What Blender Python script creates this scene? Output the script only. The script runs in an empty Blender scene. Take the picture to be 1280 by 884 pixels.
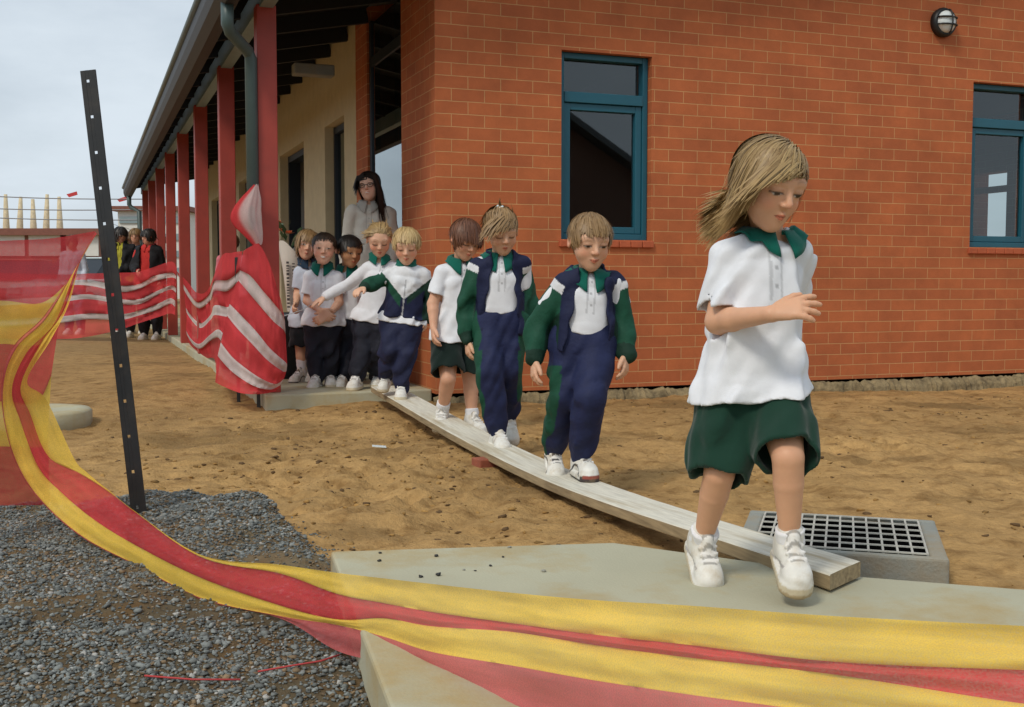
import bpy, math, random
import numpy as np
from mathutils import Vector, Matrix

random.seed(7)
RNG = np.random.default_rng(7)
SC = bpy.context.scene
COL = SC.collection
R_ = math.radians

# ------------------------------------------------------------------ camera
FPX, PCX, PCY = 1403.0, 640.0, 442.0          # focal length / centre in photo pixels
HC = 0.82                                     # the photographer crouches
PITCH = math.atan((442.0 - 354.0) / FPX)
cam_d = bpy.data.cameras.new('camera')
cam = bpy.data.objects.new('camera', cam_d)
COL.objects.link(cam)
cam.location = (0, 0, HC)
cam.rotation_euler = (math.pi / 2 - PITCH, 0, 0)
cam_d.sensor_width = 36.0
cam_d.lens = FPX / 1280.0 * 36.0
cam_d.clip_start = 0.05
cam_d.clip_end = 3000
SC.camera = cam

# ------------------------------------------------------------------ sky and sun
SUN_EL, SUN_ROT = R_(48), R_(215)
w = bpy.data.worlds.new('World')
SC.world = w
w.use_nodes = True
nt = w.node_tree
nt.nodes.clear()
wo = nt.nodes.new('ShaderNodeOutputWorld')
bg = nt.nodes.new('ShaderNodeBackground')
sky = nt.nodes.new('ShaderNodeTexSky')
sky.sky_type = 'NISHITA'
sky.sun_disc = False
sky.sun_elevation = SUN_EL
sky.sun_rotation = SUN_ROT
sky.dust_density = 3.0
sky.air_density = 1.0
tc = nt.nodes.new('ShaderNodeTexCoord')
mp = nt.nodes.new('ShaderNodeMapping')
mp.inputs['Scale'].default_value = (1.0, 1.0, 2.6)
cn = nt.nodes.new('ShaderNodeTexNoise')
cn.inputs['Scale'].default_value = 2.3
cn.inputs['Detail'].default_value = 7
cn.inputs['Roughness'].default_value = 0.55
cr = nt.nodes.new('ShaderNodeValToRGB')
cr.color_ramp.elements[0].position = 0.36
cr.color_ramp.elements[0].color = (0.55, 0.55, 0.55, 1)
cr.color_ramp.elements[1].position = 0.62
cr.color_ramp.elements[1].color = (0.97, 0.97, 0.97, 1)
mx = nt.nodes.new('ShaderNodeMix')
mx.data_type = 'RGBA'
mx.inputs[7].default_value = (7.6, 8.5, 9.3, 1)      # cloud white-blue, in the sky's own units
nt.links.new(tc.outputs['Generated'], mp.inputs['Vector'])
nt.links.new(mp.outputs['Vector'], cn.inputs['Vector'])
nt.links.new(cn.outputs['Fac'], cr.inputs['Fac'])
nt.links.new(cr.outputs['Color'], mx.inputs[0])
nt.links.new(sky.outputs['Color'], mx.inputs[6])
nt.links.new(mx.outputs[2], bg.inputs['Color'])
bg.inputs['Strength'].default_value = 0.088
nt.links.new(bg.outputs['Background'], wo.inputs['Surface'])

sun_d = bpy.data.lights.new('sun', 'SUN')
sun_d.energy = 1.5
sun_d.angle = R_(12)
sun_d.color = (1.0, 0.93, 0.80)
sun = bpy.data.objects.new('sun', sun_d)
COL.objects.link(sun)
sdir = Vector((math.sin(SUN_ROT) * math.cos(SUN_EL), math.cos(SUN_ROT) * math.cos(SUN_EL), math.sin(SUN_EL)))
sun.rotation_euler = sdir.to_track_quat('Z', 'Y').to_euler()
sun.location = (0, 0, 30)

SC.view_settings.view_transform = 'Standard'
SC.view_settings.look = 'None'
SC.view_settings.gamma = 1.0
SC.view_settings.exposure = 0.12

# ------------------------------------------------------------------ geometry of the photo
CP, SP = math.cos(PITCH), math.sin(PITCH)


def ray(px, py):
    a, b = (px - PCX) / FPX, (PCY - py) / FPX
    return np.array([a, b * SP + CP, b * CP - SP])


def at_depth(px, py, d):
    r = ray(px, py)
    return np.array([0, 0, HC]) + r * (d / r[1])


def at_z(px, py, z=0.0):
    r = ray(px, py)
    return np.array([0, 0, HC]) + r * ((z - HC) / r[2])


TH = math.atan2(533, 1403)                      # the building is turned by this much
BW = np.array([math.cos(TH), math.sin(TH), 0])  # along the brick wall
BV = np.array([-math.sin(TH), math.cos(TH), 0])  # along the verandah
BC = np.array([-0.523, 7.72, 0])                # brick corner


def wall_hit(px, py):
    """ray against the brick front -> (u, z)"""
    r = ray(px, py)
    o = np.array([0, 0, HC])
    t = np.dot(BC - o, BV) / np.dot(r, BV)
    p = o + r * t
    return float(np.dot(p - BC, BW)), float(p[2])


def loc_uv(u, v, z=0.0):
    return BC + BW * u + BV * v + np.array([0, 0, z])


# ------------------------------------------------------------------ noise
class Noise2:
    def __init__(s, seed):
        s.g = np.random.default_rng(seed).random((256, 256))

    def __call__(s, x, y):
        xi, yi = np.floor(x).astype(int), np.floor(y).astype(int)
        fx, fy = x - xi, y - yi
        fx, fy = fx * fx * (3 - 2 * fx), fy * fy * (3 - 2 * fy)
        g = s.g
        a, b = g[xi % 256, yi % 256], g[(xi + 1) % 256, yi % 256]
        c, d = g[xi % 256, (yi + 1) % 256], g[(xi + 1) % 256, (yi + 1) % 256]
        return (a * (1 - fx) + b * fx) * (1 - fy) + (c * (1 - fx) + d * fx) * fy - 0.5

    def fbm(s, x, y, o=4, r=0.5):
        t, a = 0, 1
        for k in range(o):
            t = t + a * s(x + 17.3 * k, y + 9.1 * k)
            x, y, a = x * 2.03, y * 2.03, a * r
        return t


N1, N2, N3 = Noise2(1), Noise2(2), Noise2(3)


def smooth(e0, e1, x):
    t = np.clip((x - e0) / (e1 - e0), 0, 1)
    return t * t * (3 - 2 * t)


# ------------------------------------------------------------------ mesh helpers
def new_mesh(name, V, F, mats, parent=None, smoothf=False, cols=None, midx=None, uv=None):
    """V (n,3); F (m,k) array or list of lists"""
    V = np.asarray(V, dtype=np.float32)
    me = bpy.data.meshes.new(name)
    if isinstance(F, np.ndarray):
        m, k = F.shape
        me.vertices.add(len(V))
        me.vertices.foreach_set('co', V.ravel())
        me.loops.add(m * k)
        me.loops.foreach_set('vertex_index', F.astype(np.int32).ravel())
        me.polygons.add(m)
        me.polygons.foreach_set('loop_start', np.arange(0, m * k, k, dtype=np.int32))
        me.polygons.foreach_set('loop_total', np.full(m, k, dtype=np.int32))
        me.update(calc_edges=True)
    else:
        me.from_pydata([tuple(map(float, v)) for v in V], [], F)
    if smoothf:
        me.polygons.foreach_set('use_smooth', np.ones(len(me.polygons), dtype=bool))
    for m_ in (mats if isinstance(mats, (list, tuple)) else [mats]):
        me.materials.append(m_)
    if midx is not None:
        me.polygons.foreach_set('material_index', np.asarray(midx, dtype=np.int32))
    if cols is not None:
        ca = me.color_attributes.new('col', 'FLOAT_COLOR', 'POINT')
        c4 = np.ones((len(V), 4), dtype=np.float32)
        c4[:, :3] = cols
        ca.data.foreach_set('color', c4.ravel())
    me.validate()
    ob = bpy.data.objects.new(name, me)
    COL.objects.link(ob)
    if parent is not None:
        ob.parent = parent
    return ob


def tag(o, label=None, cat=None, group=None, kind=None):
    if label: o['label'] = label
    if cat: o['category'] = cat
    if group: o['group'] = group
    if kind: o['kind'] = kind
    return o


def empty(name, loc=(0, 0, 0), rz=0.0):
    o = bpy.data.objects.new(name, None)
    o.empty_display_size = 0.1
    o.location = tuple(float(c) for c in loc)
    o.rotation_euler = (0, 0, rz)
    COL.objects.link(o)
    return o


class MB:
    """collects boxes, bars, tubes into one mesh"""
    def __init__(s):
        s.v, s.f = [], []

    def add(s, V, F):
        b = len(s.v)
        s.v += [tuple(map(float, p)) for p in V]
        s.f += [[i + b for i in f] for f in F]
        return s

    def box(s, x0, x1, y0, y1, z0, z1, bev=0.0):
        if bev <= 0:
            V = [(x, y, z) for z in (z0, z1) for y in (y0, y1) for x in (x0, x1)]
            return s.add(V, [[0, 2, 3, 1], [4, 5, 7, 6], [0, 1, 5, 4], [2, 6, 7, 3], [0, 4, 6, 2], [1, 3, 7, 5]])
        b = min(bev, (x1 - x0) * .45, (y1 - y0) * .45, (z1 - z0) * .45)
        import bmesh
        bm = bmesh.new()
        bmesh.ops.create_cube(bm, size=1)
        for q in bm.verts:
            q.co = Vector(((x0 + x1) / 2 + q.co.x * (x1 - x0), (y0 + y1) / 2 + q.co.y * (y1 - y0), (z0 + z1) / 2 + q.co.z * (z1 - z0)))
        bmesh.ops.bevel(bm, geom=bm.edges[:], offset=b, segments=2, affect='EDGES', profile=0.5)
        bm.verts.index_update()
        V = [tuple(q.co) for q in bm.verts]
        F = [[q.index for q in f.verts] for f in bm.faces]
        bm.free()
        return s.add(V, F)

    def obox(s, M, sx, sy, sz, bev=0.0):
        """box of half sizes under a 4x4 matrix"""
        t = MB().box(-sx, sx, -sy, sy, -sz, sz, bev)
        return s.add([tuple(M @ Vector(p)) for p in t.v], t.f)

    def beam(s, a, b, wx, wz, up=(0, 0, 1)):
        """rectangular bar a->b"""
        a, b = Vector(a), Vector(b)
        d = (b - a).normalized()
        x = d.cross(Vector(up)).normalized()
        z = x.cross(d).normalized()
        V = [p + x * (sx * wx / 2) + z * (sz * wz / 2) for p in (a, b) for sx, sz in ((-1, -1), (1, -1), (1, 1), (-1, 1))]
        return s.add(V, [[0, 1, 2, 3], [7, 6, 5, 4], [0, 4, 5, 1], [1, 5, 6, 2], [2, 6, 7, 3], [3, 7, 4, 0]])

    def tube(s, pts, r, n=8, caps=True, closed=False):
        pts = [Vector(tuple(map(float, p))) for p in pts]
        rs = r if isinstance(r, (list, tuple)) else [r] * len(pts)
        rings, px = [], None
        m = len(pts)
        for i, p in enumerate(pts):
            if closed:
                d = (pts[(i + 1) % m] - pts[i - 1]).normalized()
            else:
                d = (pts[min(i + 1, m - 1)] - pts[max(i - 1, 0)]).normalized()
            if px is None:
                px = d.orthogonal().normalized()
            px = (px - d * px.dot(d)).normalized()
            py = d.cross(px)
            rings.append([p + (px * math.cos(2 * math.pi * k / n) + py * math.sin(2 * math.pi * k / n)) * rs[i] for k in range(n)])
        V = [q for ring in rings for q in ring]
        F = []
        for i in range(m if closed else m - 1):
            for k in range(n):
                a, b = i * n + k, i * n + (k + 1) % n
                c, d_ = ((i + 1) % m) * n + (k + 1) % n, ((i + 1) % m) * n + k
                F.append([a, b, c, d_])
        if caps and not closed:
            F.append(list(range(n))[::-1])
            F.append([(m - 1) * n + k for k in range(n)])
        return s.add(V, F)

    def lathe(s, prof, c=(0, 0, 0), n=24, M=None):
        V, F = [], []
        for r, z in prof:
            for k in range(n):
                a = 2 * math.pi * k / n
                V.append(Vector((c[0] + r * math.cos(a), c[1] + r * math.sin(a), c[2] + z)))
        for i in range(len(prof) - 1):
            for k in range(n):
                F.append([i * n + k, i * n + (k + 1) % n, (i + 1) * n + (k + 1) % n, (i + 1) * n + k])
        F.append(list(range(n))[::-1])
        F.append([(len(prof) - 1) * n + k for k in range(n)])
        if M is not None:
            V = [M @ v for v in V]
        return s.add(V, F)

    def prism(s, poly, z0, z1):
        n = len(poly)
        V = [(x, y, z0) for x, y in poly] + [(x, y, z1) for x, y in poly]
        F = [list(range(n))[::-1], [n + i for i in range(n)]]
        F += [[i, (i + 1) % n, n + (i + 1) % n, n + i] for i in range(n)]
        return s.add(V, F)

    def build(s, name, mat, parent=None, smoothf=False):
        return new_mesh(name, np.array(s.v), s.f, mat, parent, smoothf)


# ------------------------------------------------------------------ materials
def mat(name, col=(0.5, 0.5, 0.5), rough=0.7, metal=0.0, spec=0.5, attr=False, noise=0.0, nscale=8.0, bump=0.0,
        bscale=60.0, dirt=None, dirt_amt=0.4, dscale=3.0, sss=0.0, sheen=0.0, coords='Object', stretch=(1, 1, 1), wrinkle=None):
    m = bpy.data.materials.new(name)
    m.use_nodes = True
    t = m.node_tree
    p = t.nodes['Principled BSDF']
    L = t.links.new
    p.inputs['Roughness'].default_value = rough
    p.inputs['Metallic'].default_value = metal
    p.inputs['Specular IOR Level'].default_value = spec
    if sss:
        p.inputs['Subsurface Weight'].default_value = sss
        p.inputs['Subsurface Radius'].default_value = (0.012, 0.005, 0.003)
        p.inputs['Subsurface Scale'].default_value = 1.0
    if sheen:
        p.inputs['Sheen Weight'].default_value = sheen
    tcn = t.nodes.new('ShaderNodeTexCoord')
    mpn = t.nodes.new('ShaderNodeMapping')
    mpn.inputs['Scale'].default_value = stretch
    L(tcn.outputs[coords], mpn.inputs['Vector'])
    vec = mpn.outputs['Vector']
    if attr:
        a = t.nodes.new('ShaderNodeAttribute')
        a.attribute_name = 'col'
        c = a.outputs['Color']
    else:
        rgb = t.nodes.new('ShaderNodeRGB')
        rgb.outputs[0].default_value = (*col, 1)
        c = rgb.outputs[0]
    if noise:
        n = t.nodes.new('ShaderNodeTexNoise')
        n.inputs['Scale'].default_value = nscale
        n.inputs['Detail'].default_value = 6
        L(vec, n.inputs['Vector'])
        mr = t.nodes.new('ShaderNodeMapRange')
        mr.inputs['From Min'].default_value = 0.25
        mr.inputs['From Max'].default_value = 0.75
        mr.inputs['To Min'].default_value = 1 - noise
        mr.inputs['To Max'].default_value = 1 + noise
        L(n.outputs['Fac'], mr.inputs['Value'])
        mm = t.nodes.new('ShaderNodeMix')
        mm.data_type = 'RGBA'
        mm.blend_type = 'MULTIPLY'
        mm.inputs[0].default_value = 1
        L(c, mm.inputs[6])
        L(mr.outputs['Result'], mm.inputs[7])
        c = mm.outputs[2]
    if dirt is not None:
        n = t.nodes.new('ShaderNodeTexNoise')
        n.inputs['Scale'].default_value = dscale
        n.inputs['Detail'].default_value = 8
        n.inputs['Roughness'].default_value = 0.65
        L(vec, n.inputs['Vector'])
        mr = t.nodes.new('ShaderNodeMapRange')
        mr.inputs['From Min'].default_value = 0.48
        mr.inputs['From Max'].default_value = 0.7
        mr.inputs['To Min'].default_value = 0
        mr.inputs['To Max'].default_value = dirt_amt
        L(n.outputs['Fac'], mr.inputs['Value'])
        mm = t.nodes.new('ShaderNodeMix')
        mm.data_type = 'RGBA'
        L(mr.outputs['Result'], mm.inputs[0])
        L(c, mm.inputs[6])
        mm.inputs[7].default_value = (*dirt, 1)
        c = mm.outputs[2]
    L(c, p.inputs['Base Color'])
    if wrinkle:
        n = t.nodes.new('ShaderNodeTexNoise')
        n.noise_type = 'RIDGED_MULTIFRACTAL'
        n.inputs['Scale'].default_value = wrinkle[1]
        n.inputs['Detail'].default_value = 2
        n.inputs['Distortion'].default_value = 1.2
        L(vec, n.inputs['Vector'])
        b0 = t.nodes.new('ShaderNodeBump')
        b0.inputs['Strength'].default_value = wrinkle[0]
        b0.inputs['Distance'].default_value = 0.006
        L(n.outputs['Fac'], b0.inputs['Height'])
        L(b0.outputs['Normal'], p.inputs['Normal'])
    if bump:
        n = t.nodes.new('ShaderNodeTexNoise')
        n.inputs['Scale'].default_value = bscale
        n.inputs['Detail'].default_value = 5
        L(vec, n.inputs['Vector'])
        b = t.nodes.new('ShaderNodeBump')
        b.inputs['Strength'].default_value = bump
        b.inputs['Distance'].default_value = 0.02
        L(n.outputs['Fac'], b.inputs['Height'])
        if wrinkle:
            L(b0.outputs['Normal'], b.inputs['Normal'])
        L(b.outputs['Normal'], p.inputs['Normal'])
    return m


def brick_mat():
    m = bpy.data.materials.new('orange_brick')
    m.use_nodes = True
    t = m.node_tree
    L = t.links.new
    p = t.nodes['Principled BSDF']
    tcn = t.nodes.new('ShaderNodeTexCoord')
    sx = t.nodes.new('ShaderNodeSeparateXYZ')
    L(tcn.outputs['Object'], sx.inputs[0])
    sub = t.nodes.new('ShaderNodeMath')
    sub.operation = 'SUBTRACT'
    L(sx.outputs['X'], sub.inputs[0])
    L(sx.outputs['Y'], sub.inputs[1])
    cb = t.nodes.new('ShaderNodeCombineXYZ')
    L(sub.outputs[0], cb.inputs['X'])
    L(sx.outputs['Z'], cb.inputs['Y'])
    # slightly wobbly courses
    wn = t.nodes.new('ShaderNodeTexNoise')
    wn.inputs['Scale'].default_value = 5
    L(cb.outputs[0], wn.inputs['Vector'])
    wv = t.nodes.new('ShaderNodeVectorMath')
    wv.operation = 'MULTIPLY_ADD'
    wv.inputs[1].default_value = (0.008, 0.005, 0)
    L(wn.outputs['Color'], wv.inputs[0])
    L(cb.outputs[0], wv.inputs[2])
    br = t.nodes.new('ShaderNodeTexBrick')
    br.inputs['Scale'].default_value = 1.0
    br.inputs['Brick Width'].default_value = 0.24
    br.inputs['Row Height'].default_value = 0.086
    br.inputs['Mortar Size'].default_value = 0.0032
    br.inputs['Mortar Smooth'].default_value = 0.25
    br.inputs['Bias'].default_value = 0.0
    br.offset = 0.5
    br.inputs['Color1'].default_value = (0.50, 0.138, 0.043, 1)
    br.inputs['Color2'].default_value = (0.425, 0.113, 0.037, 1)
    br.inputs['Mortar'].default_value = (0.57, 0.30, 0.125, 1)
    L(wv.outputs[0], br.inputs['Vector'])
    n = t.nodes.new('ShaderNodeTexNoise')
    n.inputs['Scale'].default_value = 3.0
    n.inputs['Detail'].default_value = 8
    n.inputs['Roughness'].default_value = 0.7
    L(cb.outputs[0], n.inputs['Vector'])
    mr = t.nodes.new('ShaderNodeMapRange')
    mr.inputs['From Min'].default_value = 0.3
    mr.inputs['From Max'].default_value = 0.7
    mr.inputs['To Min'].default_value = 0.80
    mr.inputs['To Max'].default_value = 1.13
    L(n.outputs['Fac'], mr.inputs['Value'])
    mm = t.nodes.new('ShaderNodeMix')
    mm.data_type = 'RGBA'
    mm.blend_type = 'MULTIPLY'
    mm.inputs[0].default_value = 1
    L(br.outputs['Color'], mm.inputs[6])
    L(mr.outputs['Result'], mm.inputs[7])
    L(mm.outputs[2], p.inputs['Base Color'])
    p.inputs['Roughness'].default_value = 0.85
    n2 = t.nodes.new('ShaderNodeTexNoise')
    n2.inputs['Scale'].default_value = 70
    n2.inputs['Detail'].default_value = 4
    L(tcn.outputs['Object'], n2.inputs['Vector'])
    ma = t.nodes.new('ShaderNodeMath')
    ma.operation = 'MULTIPLY_ADD'
    ma.inputs[1].default_value = -1.0
    L(br.outputs['Fac'], ma.inputs[0])
    mu = t.nodes.new('ShaderNodeMath')
    mu.operation = 'MULTIPLY'
    mu.inputs[1].default_value = 0.35
    L(n2.outputs['Fac'], mu.inputs[0])
    L(mu.outputs[0], ma.inputs[2])
    b = t.nodes.new('ShaderNodeBump')
    b.inputs['Strength'].default_value = 0.5
    b.inputs['Distance'].default_value = 0.006
    L(ma.outputs[0], b.inputs['Height'])
    L(b.outputs['Normal'], p.inputs['Normal'])
    return m


def glass_mat(name, tint=(0.72, 0.77, 0.77), refl=0.09):
    m = bpy.data.materials.new(name)
    m.use_nodes = True
    t = m.node_tree
    t.nodes.clear()
    L = t.links.new
    o = t.nodes.new('ShaderNodeOutputMaterial')
    tr = t.nodes.new('ShaderNodeBsdfTransparent')
    tr.inputs['Color'].default_value = (*tint, 1)
    gl = t.nodes.new('ShaderNodeBsdfGlossy')
    gl.inputs['Roughness'].default_value = 0.015
    gl.inputs['Color'].default_value = (0.9, 0.97, 1.0, 1)
    lw = t.nodes.new('ShaderNodeFresnel')
    lw.inputs['IOR'].default_value = 1.5
    ma = t.nodes.new('ShaderNodeMath')
    ma.operation = 'MULTIPLY_ADD'
    ma.inputs[1].default_value = 1.0
    ma.inputs[2].default_value = refl - 0.04
    ma.use_clamp = True
    L(lw.outputs[0], ma.inputs[0])
    mix = t.nodes.new('ShaderNodeMixShader')
    ge = t.nodes.new('ShaderNodeNewGeometry')
    iv = t.nodes.new('ShaderNodeMath')
    iv.operation = 'SUBTRACT'
    iv.inputs[0].default_value = 1.0
    L(ge.outputs['Backfacing'], iv.inputs[1])
    mu = t.nodes.new('ShaderNodeMath')
    mu.operation = 'MULTIPLY'
    L(ma.outputs[0], mu.inputs[0])
    L(iv.outputs[0], mu.inputs[1])
    L(mu.outputs[0], mix.inputs[0])
    L(tr.outputs[0], mix.inputs[1])
    L(gl.outputs[0], mix.inputs[2])
    L(mix.outputs[0], o.inputs['Surface'])
    return m


def net_mat(name, clear=0.2, freq=420.0):
    """woven safety netting: colour from the mesh, partly see-through, lets light through"""
    m = bpy.data.materials.new(name)
    m.use_nodes = True
    t = m.node_tree
    t.nodes.clear()
    L = t.links.new
    o = t.nodes.new('ShaderNodeOutputMaterial')
    a = t.nodes.new('ShaderNodeAttribute')
    a.attribute_name = 'col'
    uvn = t.nodes.new('ShaderNodeAttribute')
    uvn.attribute_name = 'weave'
    n = t.nodes.new('ShaderNodeTexNoise')
    n.inputs['Scale'].default_value = 5
    n.inputs['Detail'].default_value = 5
    tcn = t.nodes.new('ShaderNodeTexCoord')
    L(tcn.outputs['Object'], n.inputs['Vector'])
    n2 = t.nodes.new('ShaderNodeTexNoise')
    n2.inputs['Scale'].default_value = freq
    n2.inputs['Detail'].default_value = 1
    L(tcn.outputs['Object'], n2.inputs['Vector'])
    mr = t.nodes.new('ShaderNodeMapRange')
    mr.inputs['From Min'].default_value = 0.3
    mr.inputs['From Max'].default_value = 0.7
    mr.inputs['To Min'].default_value = 0.85
    mr.inputs['To Max'].default_value = 1.1
    L(n.outputs['Fac'], mr.inputs['Value'])
    mm = t.nodes.new('ShaderNodeMix')
    mm.data_type = 'RGBA'
    mm.blend_type = 'MULTIPLY'
    mm.inputs[0].default_value = 1
    L(a.outputs['Color'], mm.inputs[6])
    L(mr.outputs['Result'], mm.inputs[7])
    di = t.nodes.new('ShaderNodeBsdfDiffuse')
    tl = t.nodes.new('ShaderNodeBsdfTranslucent')
    L(mm.outputs[2], di.inputs['Color'])
    L(mm.outputs[2], tl.inputs['Color'])
    s1 = t.nodes.new('ShaderNodeMixShader')
    s1.inputs[0].default_value = 0.35
    L(di.outputs[0], s1.inputs[1])
    L(tl.outputs[0], s1.inputs[2])
    tr = t.nodes.new('ShaderNodeBsdfTransparent')
    s2 = t.nodes.new('ShaderNodeMixShader')
    m2 = t.nodes.new('ShaderNodeMapRange')
    m2.inputs['From Min'].default_value = 0.35
    m2.inputs['From Max'].default_value = 0.65
    m2.inputs['To Min'].default_value = max(0, clear - 0.10)
    m2.inputs['To Max'].default_value = clear + 0.10
    L(n2.outputs['Fac'], m2.inputs['Value'])
    L(m2.outputs['Result'], s2.inputs[0])
    L(s1.outputs[0], s2.inputs[1])
    L(tr.outputs[0], s2.inputs[2])
    L(s2.outputs[0], o.inputs['Surface'])
    return m


M = {}
M['brick'] = brick_mat()
M['cream'] = mat('cream_render', (0.62, 0.52, 0.32), 0.85, noise=0.08, bump=0.1, bscale=90)
M['post'] = mat('red_paint', (0.37, 0.052, 0.036), 0.55, noise=0.12, nscale=5, dirt=(0.2, 0.04, 0.03), dirt_amt=0.4)
M['grey_metal'] = mat('blue_grey_steel', (0.22, 0.29, 0.31), 0.5, noise=0.08)
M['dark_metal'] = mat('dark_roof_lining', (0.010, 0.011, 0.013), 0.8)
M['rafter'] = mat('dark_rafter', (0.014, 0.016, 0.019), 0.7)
M['roof'] = mat('roof_sheet', (0.16, 0.18, 0.19), 0.5, noise=0.1)
M['fascia'] = mat('dark_brown_fascia', (0.022, 0.02, 0.02), 0.55, noise=0.1)
M['gutter'] = mat('gutter_paint', (0.17, 0.21, 0.22), 0.4, noise=0.08)
M['pipe'] = mat('green_grey_pipe', (0.065, 0.105, 0.105), 0.45, noise=0.1)
M['teal'] = mat('teal_aluminium', (0.012, 0.105, 0.155), 0.42, noise=0.05)
M['glass'] = glass_mat('window_glass')
M['doorglass'] = glass_mat('door_glass', (0.45, 0.5, 0.5), 0.30)
M['dark_frame'] = mat('dark_door_frame', (0.012, 0.02, 0.03), 0.5)
M['timber'] = mat('yellow_timber', (0.36, 0.21, 0.08), 0.6, noise=0.15, nscale=20)
M['interior'] = mat('dim_plaster', (0.30, 0.30, 0.28), 0.9)
M['whiteboard'] = mat('white_board', (0.75, 0.85, 0.9), 0.4)
M['sill'] = mat('sill_brick', (0.46, 0.105, 0.04), 0.8, noise=0.15, nscale=12, bump=0.15)
M['concrete'] = mat('concrete', (0.42, 0.405, 0.29), 0.85, noise=0.12, nscale=2.2, dirt=(0.40, 0.29, 0.12), dirt_amt=0.85,
                    dscale=3.2, bump=0.12, bscale=130)
M['concrete_grey'] = mat('grey_concrete', (0.27, 0.28, 0.25), 0.85, noise=0.18, nscale=5, dirt=(0.28, 0.2, 0.1), dirt_amt=0.7,
                         dscale=5, bump=0.2, bscale=90)
M['footing'] = mat('splashed_footing', (0.25, 0.19, 0.10), 0.95, noise=0.4, nscale=20, dirt=(0.07, 0.05, 0.025), dirt_amt=1.0,
                   dscale=9, bump=0.6, bscale=40)
M['steel'] = mat('galvanised_steel', (0.56, 0.56, 0.50), 0.5, metal=0.25, noise=0.2, nscale=15)
M['black'] = mat('pit_shade_black', (0.004, 0.004, 0.004), 1.0, spec=0.0)  # flat black that paints the darkness of a deep pit
M['picket'] = mat('black_bitumen_steel', (0.010, 0.012, 0.014), 0.5, noise=0.3, nscale=12, dirt=(0.10, 0.07, 0.04), dirt_amt=0.25, dscale=6)
M['plank'] = mat('weathered_plank', (0.66, 0.63, 0.53), 0.85, noise=0.16, nscale=6, stretch=(1.2, 14, 14), dirt=(0.36, 0.27, 0.13),
                 dirt_amt=0.8, dscale=1.1, bump=0.25, bscale=22)
M['net'] = net_mat('safety_netting', 0.20)
M['net_thin'] = net_mat('thin_netting', 0.30)
M['skin'] = mat('skin', attr=True, rough=0.5, spec=0.35, sss=0.10, noise=0.05, nscale=30, bump=0.04, bscale=260)
M['cloth'] = mat('jersey_cloth', attr=True, rough=0.92, spec=0.15, sheen=0.15, noise=0.05, nscale=30, bump=0.09, bscale=380, wrinkle=(0.35, 13))
M['nylon'] = mat('tracksuit_cloth', attr=True, rough=0.72, spec=0.3, noise=0.14, nscale=22, bump=0.12, bscale=110, wrinkle=(0.5, 16))
M['shoe'] = mat('shoe_leather', attr=True, rough=0.55, spec=0.4, noise=0.10, nscale=40, dirt=(0.42, 0.30, 0.14), dirt_amt=0.45, dscale=22, bump=0.05)
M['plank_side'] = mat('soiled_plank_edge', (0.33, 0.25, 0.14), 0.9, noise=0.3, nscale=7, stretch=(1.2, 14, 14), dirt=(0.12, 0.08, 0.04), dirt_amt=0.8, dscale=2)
M['hair'] = mat('hair_strands', attr=True, rough=0.48, spec=0.45)

# ================================================================== implicit-surface figures
def n_(v):
    v = np.asarray(v, dtype=np.float64)
    return v / np.linalg.norm(v)


def f_cap(a, b, ra, rb):
    a, b = np.asarray(a, np.float32), np.asarray(b, np.float32)
    ba = b - a
    bb = float(ba @ ba) + 1e-12

    def f(P):
        pa = P - a
        t = np.clip(pa @ ba / bb, 0, 1)
        q = pa - t[:, None] * ba
        return np.sqrt((q * q).sum(1)) - (ra + (rb - ra) * t)
    return f


def f_chain(pts, rs, k=0.0):
    fs = [f_cap(pts[i], pts[i + 1], rs[i], rs[i + 1]) for i in range(len(pts) - 1)]
    return f_union(k, *fs)


def f_ell(c, r, R=None):
    c, r = np.asarray(c, np.float32), np.asarray(r, np.float32)

    def f(P):
        q = P - c
        if R is not None:
            q = q @ R
        k0 = np.sqrt(((q / r) ** 2).sum(1))
        k1 = np.sqrt(((q / (r * r)) ** 2).sum(1)) + 1e-9
        return k0 * (k0 - 1) / k1
    return f


def smin(a, b, k):
    if k <= 0:
        return np.minimum(a, b)
    h = np.clip(0.5 + 0.5 * (b - a) / k, 0, 1)
    return b + (a - b) * h - k * h * (1 - h)


def smax(a, b, k):
    return -smin(-a, -b, k)


def f_union(k, *fs):
    def f(P):
        d = fs[0](P)
        for g in fs[1:]:
            d = smin(d, g(P), k)
        return d
    return f


def f_loft(cs, hw, hd, lat, dep, e=2.3):
    """stack of ellipse-like sections"""
    cs = [np.asarray(c, np.float32) for c in cs]
    lat, dep = np.asarray(lat, np.float32), np.asarray(dep, np.float32)

    def f(P):
        out = None
        for i in range(len(cs) - 1):
            a, b = cs[i], cs[i + 1]
            ba = b - a
            bb = float(ba @ ba) + 1e-12
            pa = P - a
            t = np.clip(pa @ ba / bb, 0, 1)
            q = pa - t[:, None] * ba
            W = hw[i] + (hw[i + 1] - hw[i]) * t
            D = hd[i] + (hd[i + 1] - hd[i]) * t
            x, y = q @ lat, q @ dep
            z2 = np.maximum((q * q).sum(1) - x * x - y * y, 0)
            mn = np.minimum(W, D)
            s = ((np.abs(x) / W) ** e + (np.abs(y) / D) ** e + (np.sqrt(z2) / mn) ** e) ** (1 / e)
            d = (s - 1) * mn
            out = d if out is None else np.minimum(out, d)
        return out
    return f


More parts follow.
